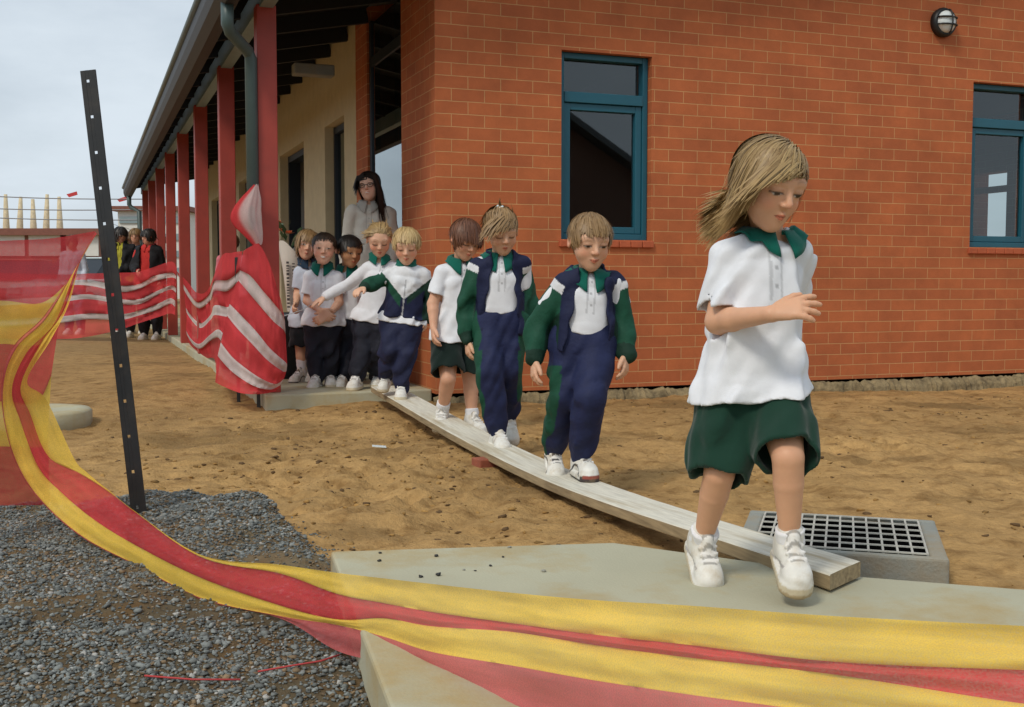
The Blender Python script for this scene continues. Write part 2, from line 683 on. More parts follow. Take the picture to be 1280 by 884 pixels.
def f_folds(f, amp, fold_dir, freq, seed, mask=None):
    """cloth folds running along fold_dir"""
    r = np.random.default_rng(seed)
    fd = n_(fold_dir)
    ks = []
    for i in range(5):
        k = r.normal(size=3)
        k = k - fd * (k @ fd) * 0.88
        k = n_(k) * freq * (0.6 + 1.3 * r.random())
        m = r.normal(size=3) * freq * 0.35
        ks.append((k.astype(np.float32), m.astype(np.float32), r.random() * 6.28, r.random() * 6.28))

    def g(P):
        d = f(P)
        s = 0
        for k, m, p1, p2 in ks:
            s = s + np.sin(P @ k + p1 + 1.3 * np.sin(P @ m + p2))
        s = s / 2.4
        s = s * np.abs(s) ** 0.3
        a = amp if mask is None else amp * mask(P)
        return d + a * s
    return g


def mesh_sdf(f, lo, hi, res, B=8):
    lo, hi = np.asarray(lo, np.float64), np.asarray(hi, np.float64)
    nb = np.ceil((hi - lo) / (res * B)).astype(int) + 1
    bs = res * B
    gx = [lo[i] + (np.arange(nb[i]) + 0.5) * bs for i in range(3)]
    G = np.stack(np.meshgrid(*gx, indexing='ij'), -1).reshape(-1, 3).astype(np.float32)
    dv = f(G)
    act = np.abs(dv) < bs * 1.45
    dims = nb * B
    V = np.repeat(np.repeat(np.repeat(np.where(dv < 0, -1.0, 1.0).astype(np.float32).reshape(nb), B, 0), B, 1), B, 2)
    ai = np.argwhere(act.reshape(nb))
    off = np.stack(np.meshgrid(*[np.arange(B)] * 3, indexing='ij'), -1).reshape(-1, 3)
    CH = 400
    for s in range(0, len(ai), CH):
        idx = (ai[s:s + CH, None, :] * B + off[None]).reshape(-1, 3)
        vals = f((lo + idx * res).astype(np.float32))
        V[idx[:, 0], idx[:, 1], idx[:, 2]] = vals
    S = V < 0
    c8 = [(i, j, k) for i in (0, 1) for j in (0, 1) for k in (0, 1)]
    sl = lambda A, o: A[o[0]:A.shape[0] - 1 + o[0], o[1]:A.shape[1] - 1 + o[1], o[2]:A.shape[2] - 1 + o[2]]
    cnt = sum(sl(S, o).astype(np.int8) for o in c8)
    mixed = (cnt > 0) & (cnt < 8)
    ci = np.argwhere(mixed)
    if len(ci) == 0:
        return np.zeros((0, 3)), np.zeros((0, 4), int)
    cv = np.stack([V[ci[:, 0] + o[0], ci[:, 1] + o[1], ci[:, 2] + o[2]] for o in c8], 1)
    acc = np.zeros((len(ci), 3))
    num = np.zeros(len(ci))
    for a in range(8):
        for b in range(a + 1, 8):
            d = np.subtract(c8[b], c8[a])
            if np.abs(d).sum() != 1:
                continue
            va, vb = cv[:, a], cv[:, b]
            x = (va < 0) != (vb < 0)
            t = np.where(x, va / np.where(x, va - vb, 1), 0)
            acc += np.where(x[:, None], np.array(c8[a]) + t[:, None] * d, 0)
            num += x
    vert = lo + (ci + acc / num[:, None]) * res
    idm = np.full(mixed.shape, -1, np.int64)
    idm[ci[:, 0], ci[:, 1], ci[:, 2]] = np.arange(len(ci))
    quads = []
    for ax in range(3):
        u, v = (ax + 1) % 3, (ax + 2) % 3
        A = S
        s0 = [slice(1, -1)] * 3
        s1 = [slice(1, -1)] * 3
        s0[ax] = slice(0, -1)
        s1[ax] = slice(1, None)
        ch = A[tuple(s0)] != A[tuple(s1)]
        e = np.argwhere(ch)
        if len(e) == 0:
            continue
        base = e.copy()
        for q in range(3):
            if q != ax:
                base[:, q] += 1
        fl = A[base[:, 0], base[:, 1], base[:, 2]]
        ok = np.ones(len(base), bool)
        cs = []
        for du, dv_ in ((-1, -1), (0, -1), (0, 0), (-1, 0)):
            c = base.copy()
            c[:, u] += du
            c[:, v] += dv_
            ids = np.full(len(c), -1)
            inb = np.all((c >= 0) & (c < np.array(mixed.shape)), 1)
            ids[inb] = idm[c[inb, 0], c[inb, 1], c[inb, 2]]
            ok &= ids >= 0
            cs.append(ids)
        Q = np.stack(cs, 1)
        Q[~fl] = Q[~fl][:, ::-1]
        quads.append(Q[ok])
    return vert, np.concatenate(quads)


def bounds(pts, m):
    P = np.array(pts)
    return P.min(0) - m, P.max(0) + m


def grad(f, P, h=0.002):
    P = P.astype(np.float32)
    g = np.stack([f(P + np.eye(3, dtype=np.float32)[i] * h) - f(P - np.eye(3, dtype=np.float32)[i] * h) for i in range(3)], 1)
    return g / (np.linalg.norm(g, axis=1, keepdims=True) + 1e-9)


# ------------------------------------------------------------------ head
class Head:
    def __init__(s, c, H, yaw=0, pitch=0, roll=0):
        y, p, r = R_(yaw), R_(pitch), R_(roll)
        fw = np.array([math.sin(y) * math.cos(p), -math.cos(y) * math.cos(p), -math.sin(p)])
        ex = np.array([math.cos(y), math.sin(y), 0])
        ez = np.array([math.sin(y) * math.sin(p), -math.cos(y) * math.sin(p), math.cos(p)])
        ez2 = ez * math.cos(r) + ex * math.sin(r)
        ex2 = ex * math.cos(r) - ez * math.sin(r)
        s.c, s.H = np.asarray(c, float), H
        s.R = np.stack([ex2, fw, ez2], 1)         # columns: local x, y, z in world

    def loc(s, P):
        return ((P - s.c.astype(np.float32)) @ s.R.astype(np.float32)) / s.H

    def world(s, q):
        return s.c + (np.asarray(q) * s.H) @ s.R.T

    def sdf(s, smile=0.0, eyes='down', nose=1.0, adult=0.0):
        cr = f_ell((0, -.06, .135), (.365, .445, .365))
        fc = f_ell((0, .10, -.09 - .02 * adult), (.295, .30, .36 + .03 * adult))
        jaw = f_ell((0, .20, -.33), (.172 + .03 * adult, .165, .155))
        chin = f_ell((0, .275, -.405 - .015 * adult), (.085, .085, .08))
        ck = [f_ell((x * .165, .20, -.16), (.122, .145, .125)) for x in (-1, 1)]
        brow = f_cap((-.17, .305, .105), (.17, .305, .105), .085, .085)
        soc = [f_ell((x * .15, .435, .02), (.085, .055, .06)) for x in (-1, 1)]
        ball = [f_ell((x * .145, .325, .015), (.082, .072, .072)) for x in (-1, 1)]
        lid = [f_cap((x * .085, .387, .035), (x * .205, .36, .03), .013, .012) for x in (-1, 1)]
        nb = f_cap((0, .375, .05), (0, .445 + .02 * nose, -.105), .03, .045)
        na = [f_ell((x * .045, .425, -.125), (.036, .04, .03)) for x in (-1, 1)]
        nh = [f_ell((x * .026, .448, -.158), (.014, .02, .014)) for x in (-1, 1)]
        c0 = .025 * smile
        w = .076 + .036 * smile
        up = f_union(.015, f_cap((-w, .355, -.255 + c0), (0, .405, -.243), .015, .027), f_cap((0, .405, -.243), (w, .355, -.255 + c0), .027, .015))
        low = f_union(.015, f_cap((-w * .8, .355, -.272 + c0 * .7), (0, .395, -.285), .014, .03), f_cap((0, .395, -.285), (w * .8, .355, -.272 + c0 * .7), .03, .014))
        mo = f_union(.01, f_cap((-w, .385, -.257 + c0), (0, .437, -.262), .008, .009), f_cap((0, .437, -.262), (w, .385, -.257 + c0), .009, .008))
        ear = [f_ell((x * .375, -.03, -.02), (.035, .085, .125)) for x in (-1, 1)]
        earc = [f_ell((x * .41, -.015, -.005), (.03, .05, .075)) for x in (-1, 1)]

        def f(P):
            q = s.loc(P)
            q[:, 0] = q[:, 0]
            d = smin(cr(q), fc(q), .12)
            d = smin(d, jaw(q), .12)
            d = smin(d, chin(q), .08)
            for g in ck: d = smin(d, g(q), .065)
            d = smin(d, brow(q), .06)
            for g in soc: d = smax(d, -g(q), .06)
            for g in ball: d = smin(d, g(q), .02)
            for g in lid: d = smin(d, g(q), .02)
            d = smin(d, nb(q), .045)
            for g in na: d = smin(d, g(q), .025)
            for g in nh: d = smax(d, -g(q), .012)
            d = smin(d, up(q), .02)
            d = smin(d, low(q), .02)
            d = smax(d, -mo(q), .008)
            for g in ear: d = smin(d, g(q), .03)
            for g in earc: d = smax(d, -g(q), .03)
            return d * s.H
        return f

    def paint(s, P, base, browc, eyes='down', iris=(.10, .06, .03), lipc=None, smile=0.0, teeth=False, cheek=.5):
        """natural skin colours: lips, cheeks, brows, eyes"""
        q = s.loc(P.astype(np.float32))
        n = len(q)
        base = np.asarray(base)
        C = np.tile(base, (n, 1))
        x, y, z = np.abs(q[:, 0]), q[:, 1], q[:, 2]
        front = y > .12
        def blend(w, c):
            w = np.clip(w, 0, 1)[:, None]
            C[:] = C * (1 - w) + np.asarray(c) * w
        blush = base * np.array([1.06, .72, .68])
        blend(cheek * np.exp(-(((x - .19) / .09) ** 2 + ((z + .14) / .085) ** 2)) * front, blush)
        blend(.45 * np.exp(-((x / .05) ** 2 + ((z + .12) / .05) ** 2)) * (y > .4), blush)
        blend(.5 * smooth(.355, .385, x) * (z < .15) * (z > -.2), blush)
        c0 = .025 * smile
        w = .076 + .036 * smile
        zm = -.262 + c0 * (x / w) ** 2
        lipc = lipc if lipc is not None else base * np.array([.86, .42, .40])
        hu, hl = .033 * (1 - (x / (w * 1.05)) ** 2), .045 * (1 - (x / (w * 1.0)) ** 2)
        lip = ((z - zm < hu) & (z - zm > -hl) & (x < w) & (y > .3)).astype(float)
        blend(.85 * lip, lipc)
        if teeth:
            blend(.95 * ((np.abs(z - zm) < .026 * (1 - (x / (w * .85)) ** 2)) & (y > .3) & (x < w * .85)), (.75, .70, .62))
        else:
            blend(.9 * ((np.abs(z - zm) < .008) & (x < w) & (y > .3)), base * np.array([.35, .16, .14]))
        # brows
        zb = .135 + .02 * np.sin(np.clip((x - .06) / .17, 0, 1) * 3.14)
        blend(.42 * np.exp(-((z - zb) / .014) ** 2) * smooth(.055, .08, x) * (1 - smooth(.2, .24, x)) * (y > .2), browc)
        # eyes
        ex = (x - .147) / .080
        if eyes == 'down':
            zz = -.018 - .012 * (1 - ex * ex)
            m = (np.abs(ex) < 1) & (y > .28)
            blend(.95 * m * np.exp(-((z - zz) / .019) ** 2), (.025, .016, .012))
            blend(.35 * m * np.exp(-((z - .02) / .03) ** 2), base * np.array([.75, .6, .55]))
        elif eyes == 'half':
            m = (np.abs(ex) < 1) & (y > .26)
            zu = .010 * (1 - ex * ex) - .004
            zl = -.032 * (1 - ex * ex) - .004
            ins = m & (z < zu) & (z > zl)
            blend(.9 * ins, (.60, .57, .53))
            rr = np.sqrt((x - .147) ** 2 + (z + .010) ** 2)
            blend(1.0 * (ins & (rr < .034)), np.asarray(iris) * .6)
            blend(.95 * m * np.exp(-((z - zu) / .013) ** 2), (.025, .016, .012))
            blend(.35 * m * np.exp(-((z - .034) / .014) ** 2), base * np.array([.6, .45, .4]))
            blend(.35 * m * np.exp(-((z - zl) / .008) ** 2), base * .45)
        else:
            hz = (.030 - .008 * smile) * (1 - ex * ex)
            m = (np.abs(ex) < 1) & (y > .26)
            zc = z - .012
            blend(1.0 * (m & (np.abs(zc) < hz)), (.70, .68, .64))
            rr = np.sqrt((x - .147) ** 2 + zc ** 2)
            blend(1.0 * (m & (np.abs(zc) < hz) & (rr < .036)), iris)
            blend(1.0 * (m & (np.abs(zc) < hz) & (rr < .016)), (.005, .005, .005))
            blend(.9 * m * np.exp(-((zc - hz) / .010) ** 2), (.03, .02, .015))
            blend(.3 * m * np.exp(-((zc + hz) / .008) ** 2), base * .5)
        return C


# ------------------------------------------------------------------ hand
def f_hand(w, dr, pn, th, sc=1.0, curl=0.35, spread=0.12, thumb=0.6):
    """wrist w, hand direction dr, palm normal pn, thumb side th"""
    w, dr = np.asarray(w, float), n_(dr)
    pn = n_(np.asarray(pn, float) - dr * np.dot(pn, dr))
    th = np.asarray(th, float)
    th = n_(th - dr * np.dot(th, dr) - pn * np.dot(th, pn))
    s = sc
    palm = f_loft([w + dr * .004 * s, w + dr * .034 * s, w + dr * .056 * s], [.019 * s, .026 * s, .025 * s], [.0135 * s, .0125 * s, .0095 * s], th, pn, 2.2)
    fs = [palm]
    pts = [w]
    for i, (o, ln) in enumerate(((.0195, .044), (.0065, .050), (-.0065, .046), (-.019, .036))):
        root = w + dr * (.053 - abs(i - 1.2) * .002) * s + th * o * s
        d0 = n_(dr + th * (spread * (1.4 - i) / 1.4))
        p0 = root - d0 * .012 * s
        a = curl * (0.8 + .12 * i)
        P = [p0, root]
        ang, p = 0, root
        for j, fr in enumerate((.45, .32, .23)):
            ang += a * (0.75, 1.0, .8)[j]
            d1 = d0 * math.cos(ang) + pn * math.sin(ang)
            p = p + d1 * ln * fr * s
            P.append(p)
        pts += P
        fs.append(f_chain(P, [.0078 * s, .0078 * s, .0072 * s, .0066 * s, .0055 * s], .002))
    t0 = w + dr * .014 * s + th * .016 * s
    td = n_(dr * .75 + th * thumb + pn * .25)
    t1 = t0 + td * .024 * s
    t2 = t1 + n_(td + dr * .35) * .019 * s
    t3 = t2 + n_(td * .6 + dr * .8 + pn * .2) * .014 * s
    fs.append(f_chain([t0, t1, t2, t3], [.011 * s, .0095 * s, .0082 * s, .0062 * s], .003))
    pts += [t3]
    return f_union(.0035, *fs), pts


# ------------------------------------------------------------------ hair
def make_hair(head, n, parent, colors, style, name='hair', seed=1, width=0.0035, res=0.005):
    """a scalp cap and a few thousand flat strands combed over the head"""
    r = np.random.default_rng(seed)
    H = head.H
    n, width = int(n * 1.9), width * .55
    cc = np.array([0, -.06, .135])
    rad = np.array([.365, .445, .365])
    fcc, frad = np.array([0, .10, -.09]), np.array([.295, .30, .36])
    g = head.R.T @ np.array([0, 0, -1.0])
    wind = head.R.T @ np.asarray(style.get('wind', (0, 0, 0)), float)
    cut = style.get('cut', -.11)              # hairline plane
    nape = style.get('nape', -.30)
    N = n * 3
    d = r.normal(size=(N, 3))
    d /= np.linalg.norm(d, axis=1, keepdims=True)
    p = cc + d * rad * 1.0
    x, y, z = p.T
    side = np.exp(-((np.abs(x) - .34) / .1) ** 2) * np.exp(-((y - .08) / .1) ** 2)
    ok = (-.777 * y + .63 * z > cut + .06 * side) & (z > nape)
    if 'mask' in style:
        ok &= style['mask'](p)
    p = p[ok][:n]
    if 'roots' in style:
        p = np.asarray(style['roots']) + r.normal(size=(n, 3)) * .022
    n = len(p)
    root = p.copy()
    wh = np.asarray(style.get('whorl', (0, -.25, .45)))
    K = style.get('steps', 12)
    ln = style.get('length', .5) * (0.75 + .4 * r.random(n))
    lf = style.get('lenfn')
    if lf is not None:
        ln = ln * lf(root)
    step = ln / K
    lay = 1.015 + style.get('thick', .10) * r.random(n) ** 1.3
    comb = style.get('comb')
    rp = r.normal(size=(n, 3)) * style.get('messy', .12)
    # locks: neighbouring roots share an offset
    lk = np.stack([np.sin(root @ np.array(k) * 9 + ph) for k, ph in (((1, .6, -.4), 1), ((-.5, 1, .8), 2), ((.3, -.7, 1), 3))], 1)
    rp = rp + lk * style.get('lock', .06)
    rp[:n // 22] *= 2.6
    pts = [p.copy()]
    mom = None
    zf = style.get('zf', .15) + .045 * r.normal(size=n)
    if 'zfx' in style:
        zf = zf + style['zfx'] * smooth(-.1, .22, root[:, 0])
    live = np.ones(n)
    for k in range(K):
        t = p - wh
        nrm = (p - cc) / rad ** 2
        nrm /= np.linalg.norm(nrm, axis=1, keepdims=True)
        tang = t - nrm * (t * nrm).sum(1, keepdims=True)
        tang /= np.linalg.norm(tang, axis=1, keepdims=True) + 1e-6
        fr = (k + 1) / K
        dirv = tang * style.get('radial', .6) * (1 - .4 * fr) + g * style.get('grav', .5) + wind * fr + rp
        if comb is not None:
            dirv = dirv + comb(root, p, fr)
        if mom is not None:
            dirv = dirv + mom * style.get('stiff', .9)
        dirv /= np.linalg.norm(dirv, axis=1, keepdims=True)
        mom = dirv
        p = p + dirv * (step * live)[:, None]
        for c_, r_ in ((cc, rad), (fcc, frad)):
            q = (p - c_) / r_
            m = np.linalg.norm(q, axis=1)
            L_ = lay if c_ is cc else lay * 1.0
            ins = m < L_
            p = np.where(ins[:, None], c_ + q / (m[:, None] + 1e-9) * L_[:, None] * r_, p)
        face = (p[:, 1] > .10) & (p[:, 2] < zf) & (np.abs(p[:, 0]) < .285)
        if style.get('clear') == 'side':
            sg = np.where(root[:, 0] >= 0, 1, -1)
            p[:, 0] = np.where(face, sg * (.29 + .05 * r.random(n)), p[:, 0])
        elif 'roots' not in style:
            live = np.where(face, 0.02, live)
        pts.append(p.copy())
    A = np.stack(pts, 1)                       # n, K+1, 3
    tan = np.gradient(A, axis=1)
    nr = A - np.array([0, -.03, 0])
    sd = np.cross(tan, nr)
    sd /= np.linalg.norm(sd, axis=2, keepdims=True) + 1e-9
    fr = np.linspace(0, 1, K + 1)
    wd = (width / H) * (0.7 + .6 * r.random((n, 1, 1))) * (1 - .75 * fr ** 3)[None, :, None]
    L_, R2 = A - sd * wd, A + sd * wd
    V = np.stack([L_, R2], 2).reshape(-1, 3)   # n*(K+1)*2
    V = head.world(V)
    base = (np.arange(n) * (K + 1) * 2)[:, None] + (np.arange(K) * 2)[None]
    F = np.stack([base, base + 1, base + 3, base + 2], -1).reshape(-1, 4)
    c0, c1 = np.asarray(colors[0]), np.asarray(colors[1])
    mixv = np.clip(.5 + .20 * r.normal(size=n) + .16 * lk[:, 0], 0, 1)[:, None, None]
    tip = (.82 + .3 * fr)[None, :, None]
    CC = (c0 * (1 - mixv) + c1 * mixv) * tip
    CC = np.repeat(CC, 2, axis=1).reshape(-1, 3)
    # the cap underneath
    if style.get('cap') is False:
        return new_mesh(name, V, F, M['hair'], parent, True, CC)
    capf = f_ell(cc, rad * 1.025)
    zmin = min(nape + .02, -.2)

    def fcap(P):
        q = head.loc(P)
        dd = capf(q)
        pl = -(-.777 * q[:, 1] + .63 * q[:, 2] - cut - .03)
        dd = smax(dd, pl, .03)
        dd = smax(dd, nape - q[:, 2], .04)
        return dd * H
    lo, hi = bounds([head.c], H * .75)
    V2, F2 = mesh_sdf(fcap, lo, hi, res)
    C2 = np.tile(c0 * .5 + c1 * .45, (len(V2), 1))
    F = np.concatenate([F, F2 + len(V)])
    V = np.concatenate([V, V2])
    CC = np.concatenate([CC, C2])
    return new_mesh(name, V, F, M['hair'], parent, True, CC)


# ------------------------------------------------------------------ shoe, sock
def make_shoe(parent, ank, toe, up, sc, style='white', name='shoe', res=0.005, lift=0.0):
    """sneaker below an ankle joint; toe = direction of the toes, up = sole normal"""
    up = n_(up)
    fw = n_(np.asarray(toe, float) - up * np.dot(toe, up))
    sd = np.cross(fw, up)
    R = np.stack([sd, fw, up], 1).astype(np.float32)
    o = np.asarray(ank, float) - up * .068 * sc      # sole plane
    o32 = o.astype(np.float32)

    def L(P):
        return (P - o32) @ R / sc
    c2 = lambda q, grow=0: f_cap2(q, (-.0, -.028), (.004, .088), .031 + grow, .037 + grow)

    def f_cap2(q, a, b, ra, rb):
        a, b = np.array(a), np.array(b)
        pa = q[:, :2] - a
        ba = b - a
        t = np.clip(pa @ ba / (ba @ ba), 0, 1)
        e = pa - t[:, None] * ba
        return np.sqrt((e * e).sum(1)) - (ra + (rb - ra) * t)
    heel = f_ell((0, -.022, .038), (.031, .036, .044))
    inst = f_cap((0, .005, .050), (0, .070, .036), .031, .028)
    toeb = f_ell((.002, .088, .028), (.036, .038, .026))
    col = f_cap((0, -.008, .055), (0, -.004, .082), .034, .033)
    tong = f_cap((0, .036, .068), (0, .026, .094), .016, .014)
    lace = [f_cap((-.02, y, z), (.02, y + .004, z), .0045, .0045) for y, z in ((.034, .076), (.05, .069), (.066, .062))]

    def f(P):
        q = L(P)
        s2 = c2(q)
        sole = smax(s2, np.abs(q[:, 2] - .012) - .012 - .004 * smooth(.05, .11, q[:, 1]), .006)
        u = smin(heel(q), inst(q), .02)
        u = smin(u, toeb(q), .02)
        u = smin(u, col(q), .015)
        u = smin(u, tong(q), .008)
        u = smax(u, c2(q, -.002), .008)
        for g in lace: u = smin(u, g(q), .003)
        u = smax(u, .004 - q[:, 2], .003)
        return smin(sole, u, .003) * sc
    lo, hi = bounds([o, o + up * .1 * sc, o + fw * .13 * sc, o - fw * .06 * sc], .05 * sc)
    V, F = mesh_sdf(f, lo, hi, res)
    q = L(V.astype(np.float32))
    x, y, z = np.abs(q[:, 0]), q[:, 1], q[:, 2]
    white = np.array((.72, .71, .66))
    C = np.tile(white, (len(V), 1))
    sole = z < .021
    if style in ('trim', 'trim_red'):                           # white with black swooping panels
        C[sole] = (.62, .60, .54)
        C[z < .006] = (.02, .02, .02)
        band = np.abs(z - (.030 + .018 * np.sin(y * 42 + .4))) < .0045
        C[band & (y < .085)] = (.02, .022, .03)
        C[(y > .095) & (z < .019)] = (.05, .04, .04)
        if style == 'trim_red':
            C[(y > .108) & (z > .012) & (z < .022)] = (.30, .07, .05)
        C[(x < .014) & (y > .02) & (y < .075) & (z > .045)] = (.05, .05, .06)
    elif style == 'velcro':
        C[sole] = (.66, .63, .54)
        C[z < .008] = (.42, .36, .26)
        for yy in (.03, .05):
            m = (np.abs(y - yy) < .0025) & (z > .03)
            C[m] = (.38, .38, .38)
    else:
        C[sole] = (.62, .55, .40)
        C[z < .008] = (.42, .33, .2)
        m = (np.abs(z - .03 - .25 * (y - .01)) < .0035) & (y > -.03) & (y < .075)
        C[m] = (.40, .39, .38)
        C[(x < .016) & (y > .022) & (y < .078) & (z > .042)] = (.36, .35, .33)
    for yy, zz in ((.034, .076), (.05, .069), (.066, .062)):
        m = (np.abs(y - yy - .002) < .005) & (z > zz - .003)
        C[m] = (.78, .77, .74)
    return new_mesh(name, V, F, M['shoe'], parent, True, C)


# ------------------------------------------------------------------ the figure
NAVY, GREEN, DKGREEN, WHITE = (.008, .012, .045), (.007, .066, .037), (.005, .030, .018), (.74, .76, .80)
COLLAR = (.006, .115, .085)


def make_collar(parent, nc, up, lat, fw, fshirt, rx, ry, sc, col, wid=.042, gap=.16, tip=.03, name='collar', mat_='cloth', rise=.026):
    """turned-down polo collar with two points, lying on the shirt"""
    ph = np.linspace(gap, 2 * math.pi - gap, 61)
    rows = []
    for j, (rr, hh) in enumerate(((0.0, rise * .55), (0.0025, rise), (.010, rise * .85), (.4, .3), (.75, -.1), (1.0, -.5))):
        P = []
        for a in ph:
            fr = max(0, math.cos(a))
            wl = (wid + tip * fr ** 5) * sc
            if j < 3:
                rad_, h = rr, hh * sc
            else:
                rad_ = .010 + wl * .75 * rr
                h = rise * .85 * sc - wl * (.35 + .55 * fr) * rr * 1.15
            P.append(nc + up * h + lat * math.sin(a) * (rx + rad_) + fw * math.cos(a) * (ry + rad_ * (.75 + .1 * fr)))
        rows.append(P)
    A = np.array(rows)
    for j in range(2, 6):
        P = A[j].copy()
        for it in range(12):
            d = fshirt(P.astype(np.float32))
            g = grad(fshirt, P)
            tgt = .0065 + .001 * (j == 2)
            mv = np.where(d < tgt, tgt - d, np.where((j >= 4) & (d > .011), .011 - d, 0)) * .8
            P = P + g * mv[:, None]
        A[j] = P
    m, k = A.shape[:2]
    Aout = A.reshape(-1, 3)
    # normals for thickness
    du = np.gradient(A, axis=1)
    dv = np.gradient(A, axis=0)
    nn = np.cross(du, dv)
    nn /= np.linalg.norm(nn, axis=2, keepdims=True) + 1e-9
    out = A - nc
    sg = np.sign((nn * out).sum(2, keepdims=True))
    B = (A + nn * sg * .0035).reshape(-1, 3)
    V = np.concatenate([Aout, B])
    F = []
    q = lambda i, j_: i * k + j_
    nv = m * k
    for i in range(m - 1):
        for j_ in range(k - 1):
            F.append([q(i, j_), q(i, j_ + 1), q(i + 1, j_ + 1), q(i + 1, j_)])
            F.append([nv + q(i, j_), nv + q(i + 1, j_), nv + q(i + 1, j_ + 1), nv + q(i, j_ + 1)])
    for j_ in range(k - 1):
        F.append([q(m - 1, j_), q(m - 1, j_ + 1), nv + q(m - 1, j_ + 1), nv + q(m - 1, j_)])
        F.append([q(0, j_), nv + q(0, j_), nv + q(0, j_ + 1), q(0, j_ + 1)])
    for i in range(m - 1):
        F.append([q(i, 0), q(i + 1, 0), nv + q(i + 1, 0), nv + q(i, 0)])
        F.append([q(i, k - 1), nv + q(i, k - 1), nv + q(i + 1, k - 1), q(i + 1, k - 1)])
    return new_mesh(name, V, np.array(F), M[mat_], parent, True, np.tile(np.asarray(col), (len(V), 1)))


def P_(d, px, py, dd=0.0):
    return at_depth(px, py, d + dd)


def build_person(S):
    """S: dict describing one figure (joints are points in the scene)"""
    J = {k: np.asarray(v, float) for k, v in S['J'].items()}
    sc = S.get('sc', 1.0)
    res = S.get('res', .005)
    cres = S.get('cres', res)
    hd = Head(S['head'][0], S['head'][1], *S['head'][2:5])
    skin = np.minimum(np.asarray(S.get('skin', (.58, .33, .22))) * np.array([1.10, 1.10, 1.08]), .85)
    eyes, smile = S.get('eyes', 'down'), S.get('smile', 0.0)
    top, bot = S['top'], S['bottom']
    neck, shL, shR = J['neck'], J['shL'], J['shR']
    hipL, hipR = J['hipL'], J['hipR']
    pel = (hipL + hipR) / 2
    shm = (shL + shR) / 2
    up = n_(shm - pel)
    lat = n_(shR - shL)
    lat = n_(lat - up * np.dot(lat, up))
    fw = n_(np.cross(up, lat))
    if fw[1] > 0 and not S.get('back'):
        fw = -fw
    hlat = n_(hipR - hipL)
    hlat = n_(hlat - up * np.dot(hlat, up))
    hfw = n_(np.cross(up, hlat))
    if np.dot(hfw, fw) < 0: hfw = -hfw
    root = bpy.data.objects.new
    # ---------------- body (one continuous skin)
    T = S.get('girth', 1.0)
    chest = shm - up * .075 * sc
    waist = pel + up * .075 * sc
    fs = []
    torso = f_loft([shm - up * .03 * sc, chest, waist, pel], [.085 * sc * T, .098 * sc * T, .086 * sc * T, .092 * sc * T],
                   [.052 * sc, .068 * sc, .062 * sc, .068 * sc], lat, fw)
    fs.append(torso)
    ar = [.028 * sc, .0285 * sc, .0285 * sc, .0272 * sc, .0185 * sc]
    pts = [shL, shR, pel, neck]
    for s in 'LR':
        sh, el, wr = J['sh' + s], J['el' + s], J['wr' + s]
        fs.append(f_chain([sh, (sh + el) / 2, el, el * .72 + wr * .28, wr], ar, .01))
        fs.append(f_cap(shm - up * .01 * sc, sh, .028 * sc, .028 * sc))
        pts += [el, wr]
    lr = [.062 * sc, .052 * sc, .0395 * sc, .0375 * sc, .024 * sc]
    if not S.get('nolegs'):
        for s in 'LR':
            hp, kn, an = J['hip' + s], J['kn' + s], J['an' + s]
            lm = S.get('limb', 1.0)
            fs.append(f_chain([hp, (hp + kn) / 2, kn, kn * .7 + an * .3, an], [a * lm for a in lr], .003))
            pts += [hp, kn, an]
    ad = S.get('adult', 0.0)
    skull = hd.world((0, -.10, -.16))
    fs.append(f_chain([neck - up * .03 * sc, neck, skull], [.05 * sc, .036 * sc * (1 + .1 * ad), .037 * sc], .01))
    body0 = f_union(.02 * sc, *fs)
    fh = hd.sdf(smile, eyes, adult=ad)
    hands = []
    for s in 'LR':
        h = S.get('hand' + s)
        if h is None:
            continue
        wr = J['wr' + s]
        dr = n_(np.asarray(h.get('dir', wr - J['el' + s]), float))
        fhd, hp = f_hand(wr + dr * .006, dr, h.get('palm', np.array([1.0 if s == 'L' else -1.0, 0, 0])), h.get('thumb', fw), sc * h.get('sc', 1.0), h.get('curl', .35), h.get('spread', .1))
        hands.append((fhd, hp))
        pts += hp

    def fbody(P):
        d = body0(P)
        d = smin(d, fh(P), .018 * sc)
        for g, hp in hands:
            d = smin(d, g(P), .008 * sc)
        return d
    pts += [hd.world((x, y, z)) for x in (-.45, .45) for y in (-.55, .55) for z in (-.55, .55)]
    lo, hi = bounds(pts, .07 * sc)
    V, F = mesh_sdf(fbody, lo, hi, res)
    Cs = np.tile(skin, (len(V), 1))
    ql = hd.loc(V.astype(np.float32))
    hm = (np.abs(ql) < .62).all(1) & (ql[:, 2] > -.55)
    Cs[hm] = hd.paint(V[hm], skin, S.get('browc', (.10, .06, .03)), eyes, S.get('iris', (.09, .06, .03)), None, smile, S.get('teeth', False), S.get('cheek', .5))
    # knees and knuckles a touch redder
    for s in 'LR':
        dk = np.linalg.norm(V - J['kn' + s], axis=1)
        wgt = (.16 * np.exp(-(dk / (.045 * sc)) ** 2))[:, None]
        Cs = Cs * (1 - wgt) + skin * np.array([1.0, .8, .75]) * wgt
    body = new_mesh('person', V, F, M['skin'], None, True, Cs)
    tag(body, S['label'], S.get('cat', 'child'), S.get('group'))
    # ---------------- trousers / shorts
    kind = bot['kind']
    bcol = np.asarray(bot.get('col', NAVY))
    ease = bot.get('ease', 1.0)
    wtop = pel + up * bot.get('rise', .075) * sc
    wsh = bot.get('waist', 1.0)
    pelf = f_loft([wtop, pel, pel - up * .03 * sc], [.104 * sc * T, .112 * sc * T * ease, .10 * sc * T * ease],
                  [.080 * sc, .092 * sc * ease, .085 * sc * ease], hlat, hfw)
    legs, inner, axes = [], [], []
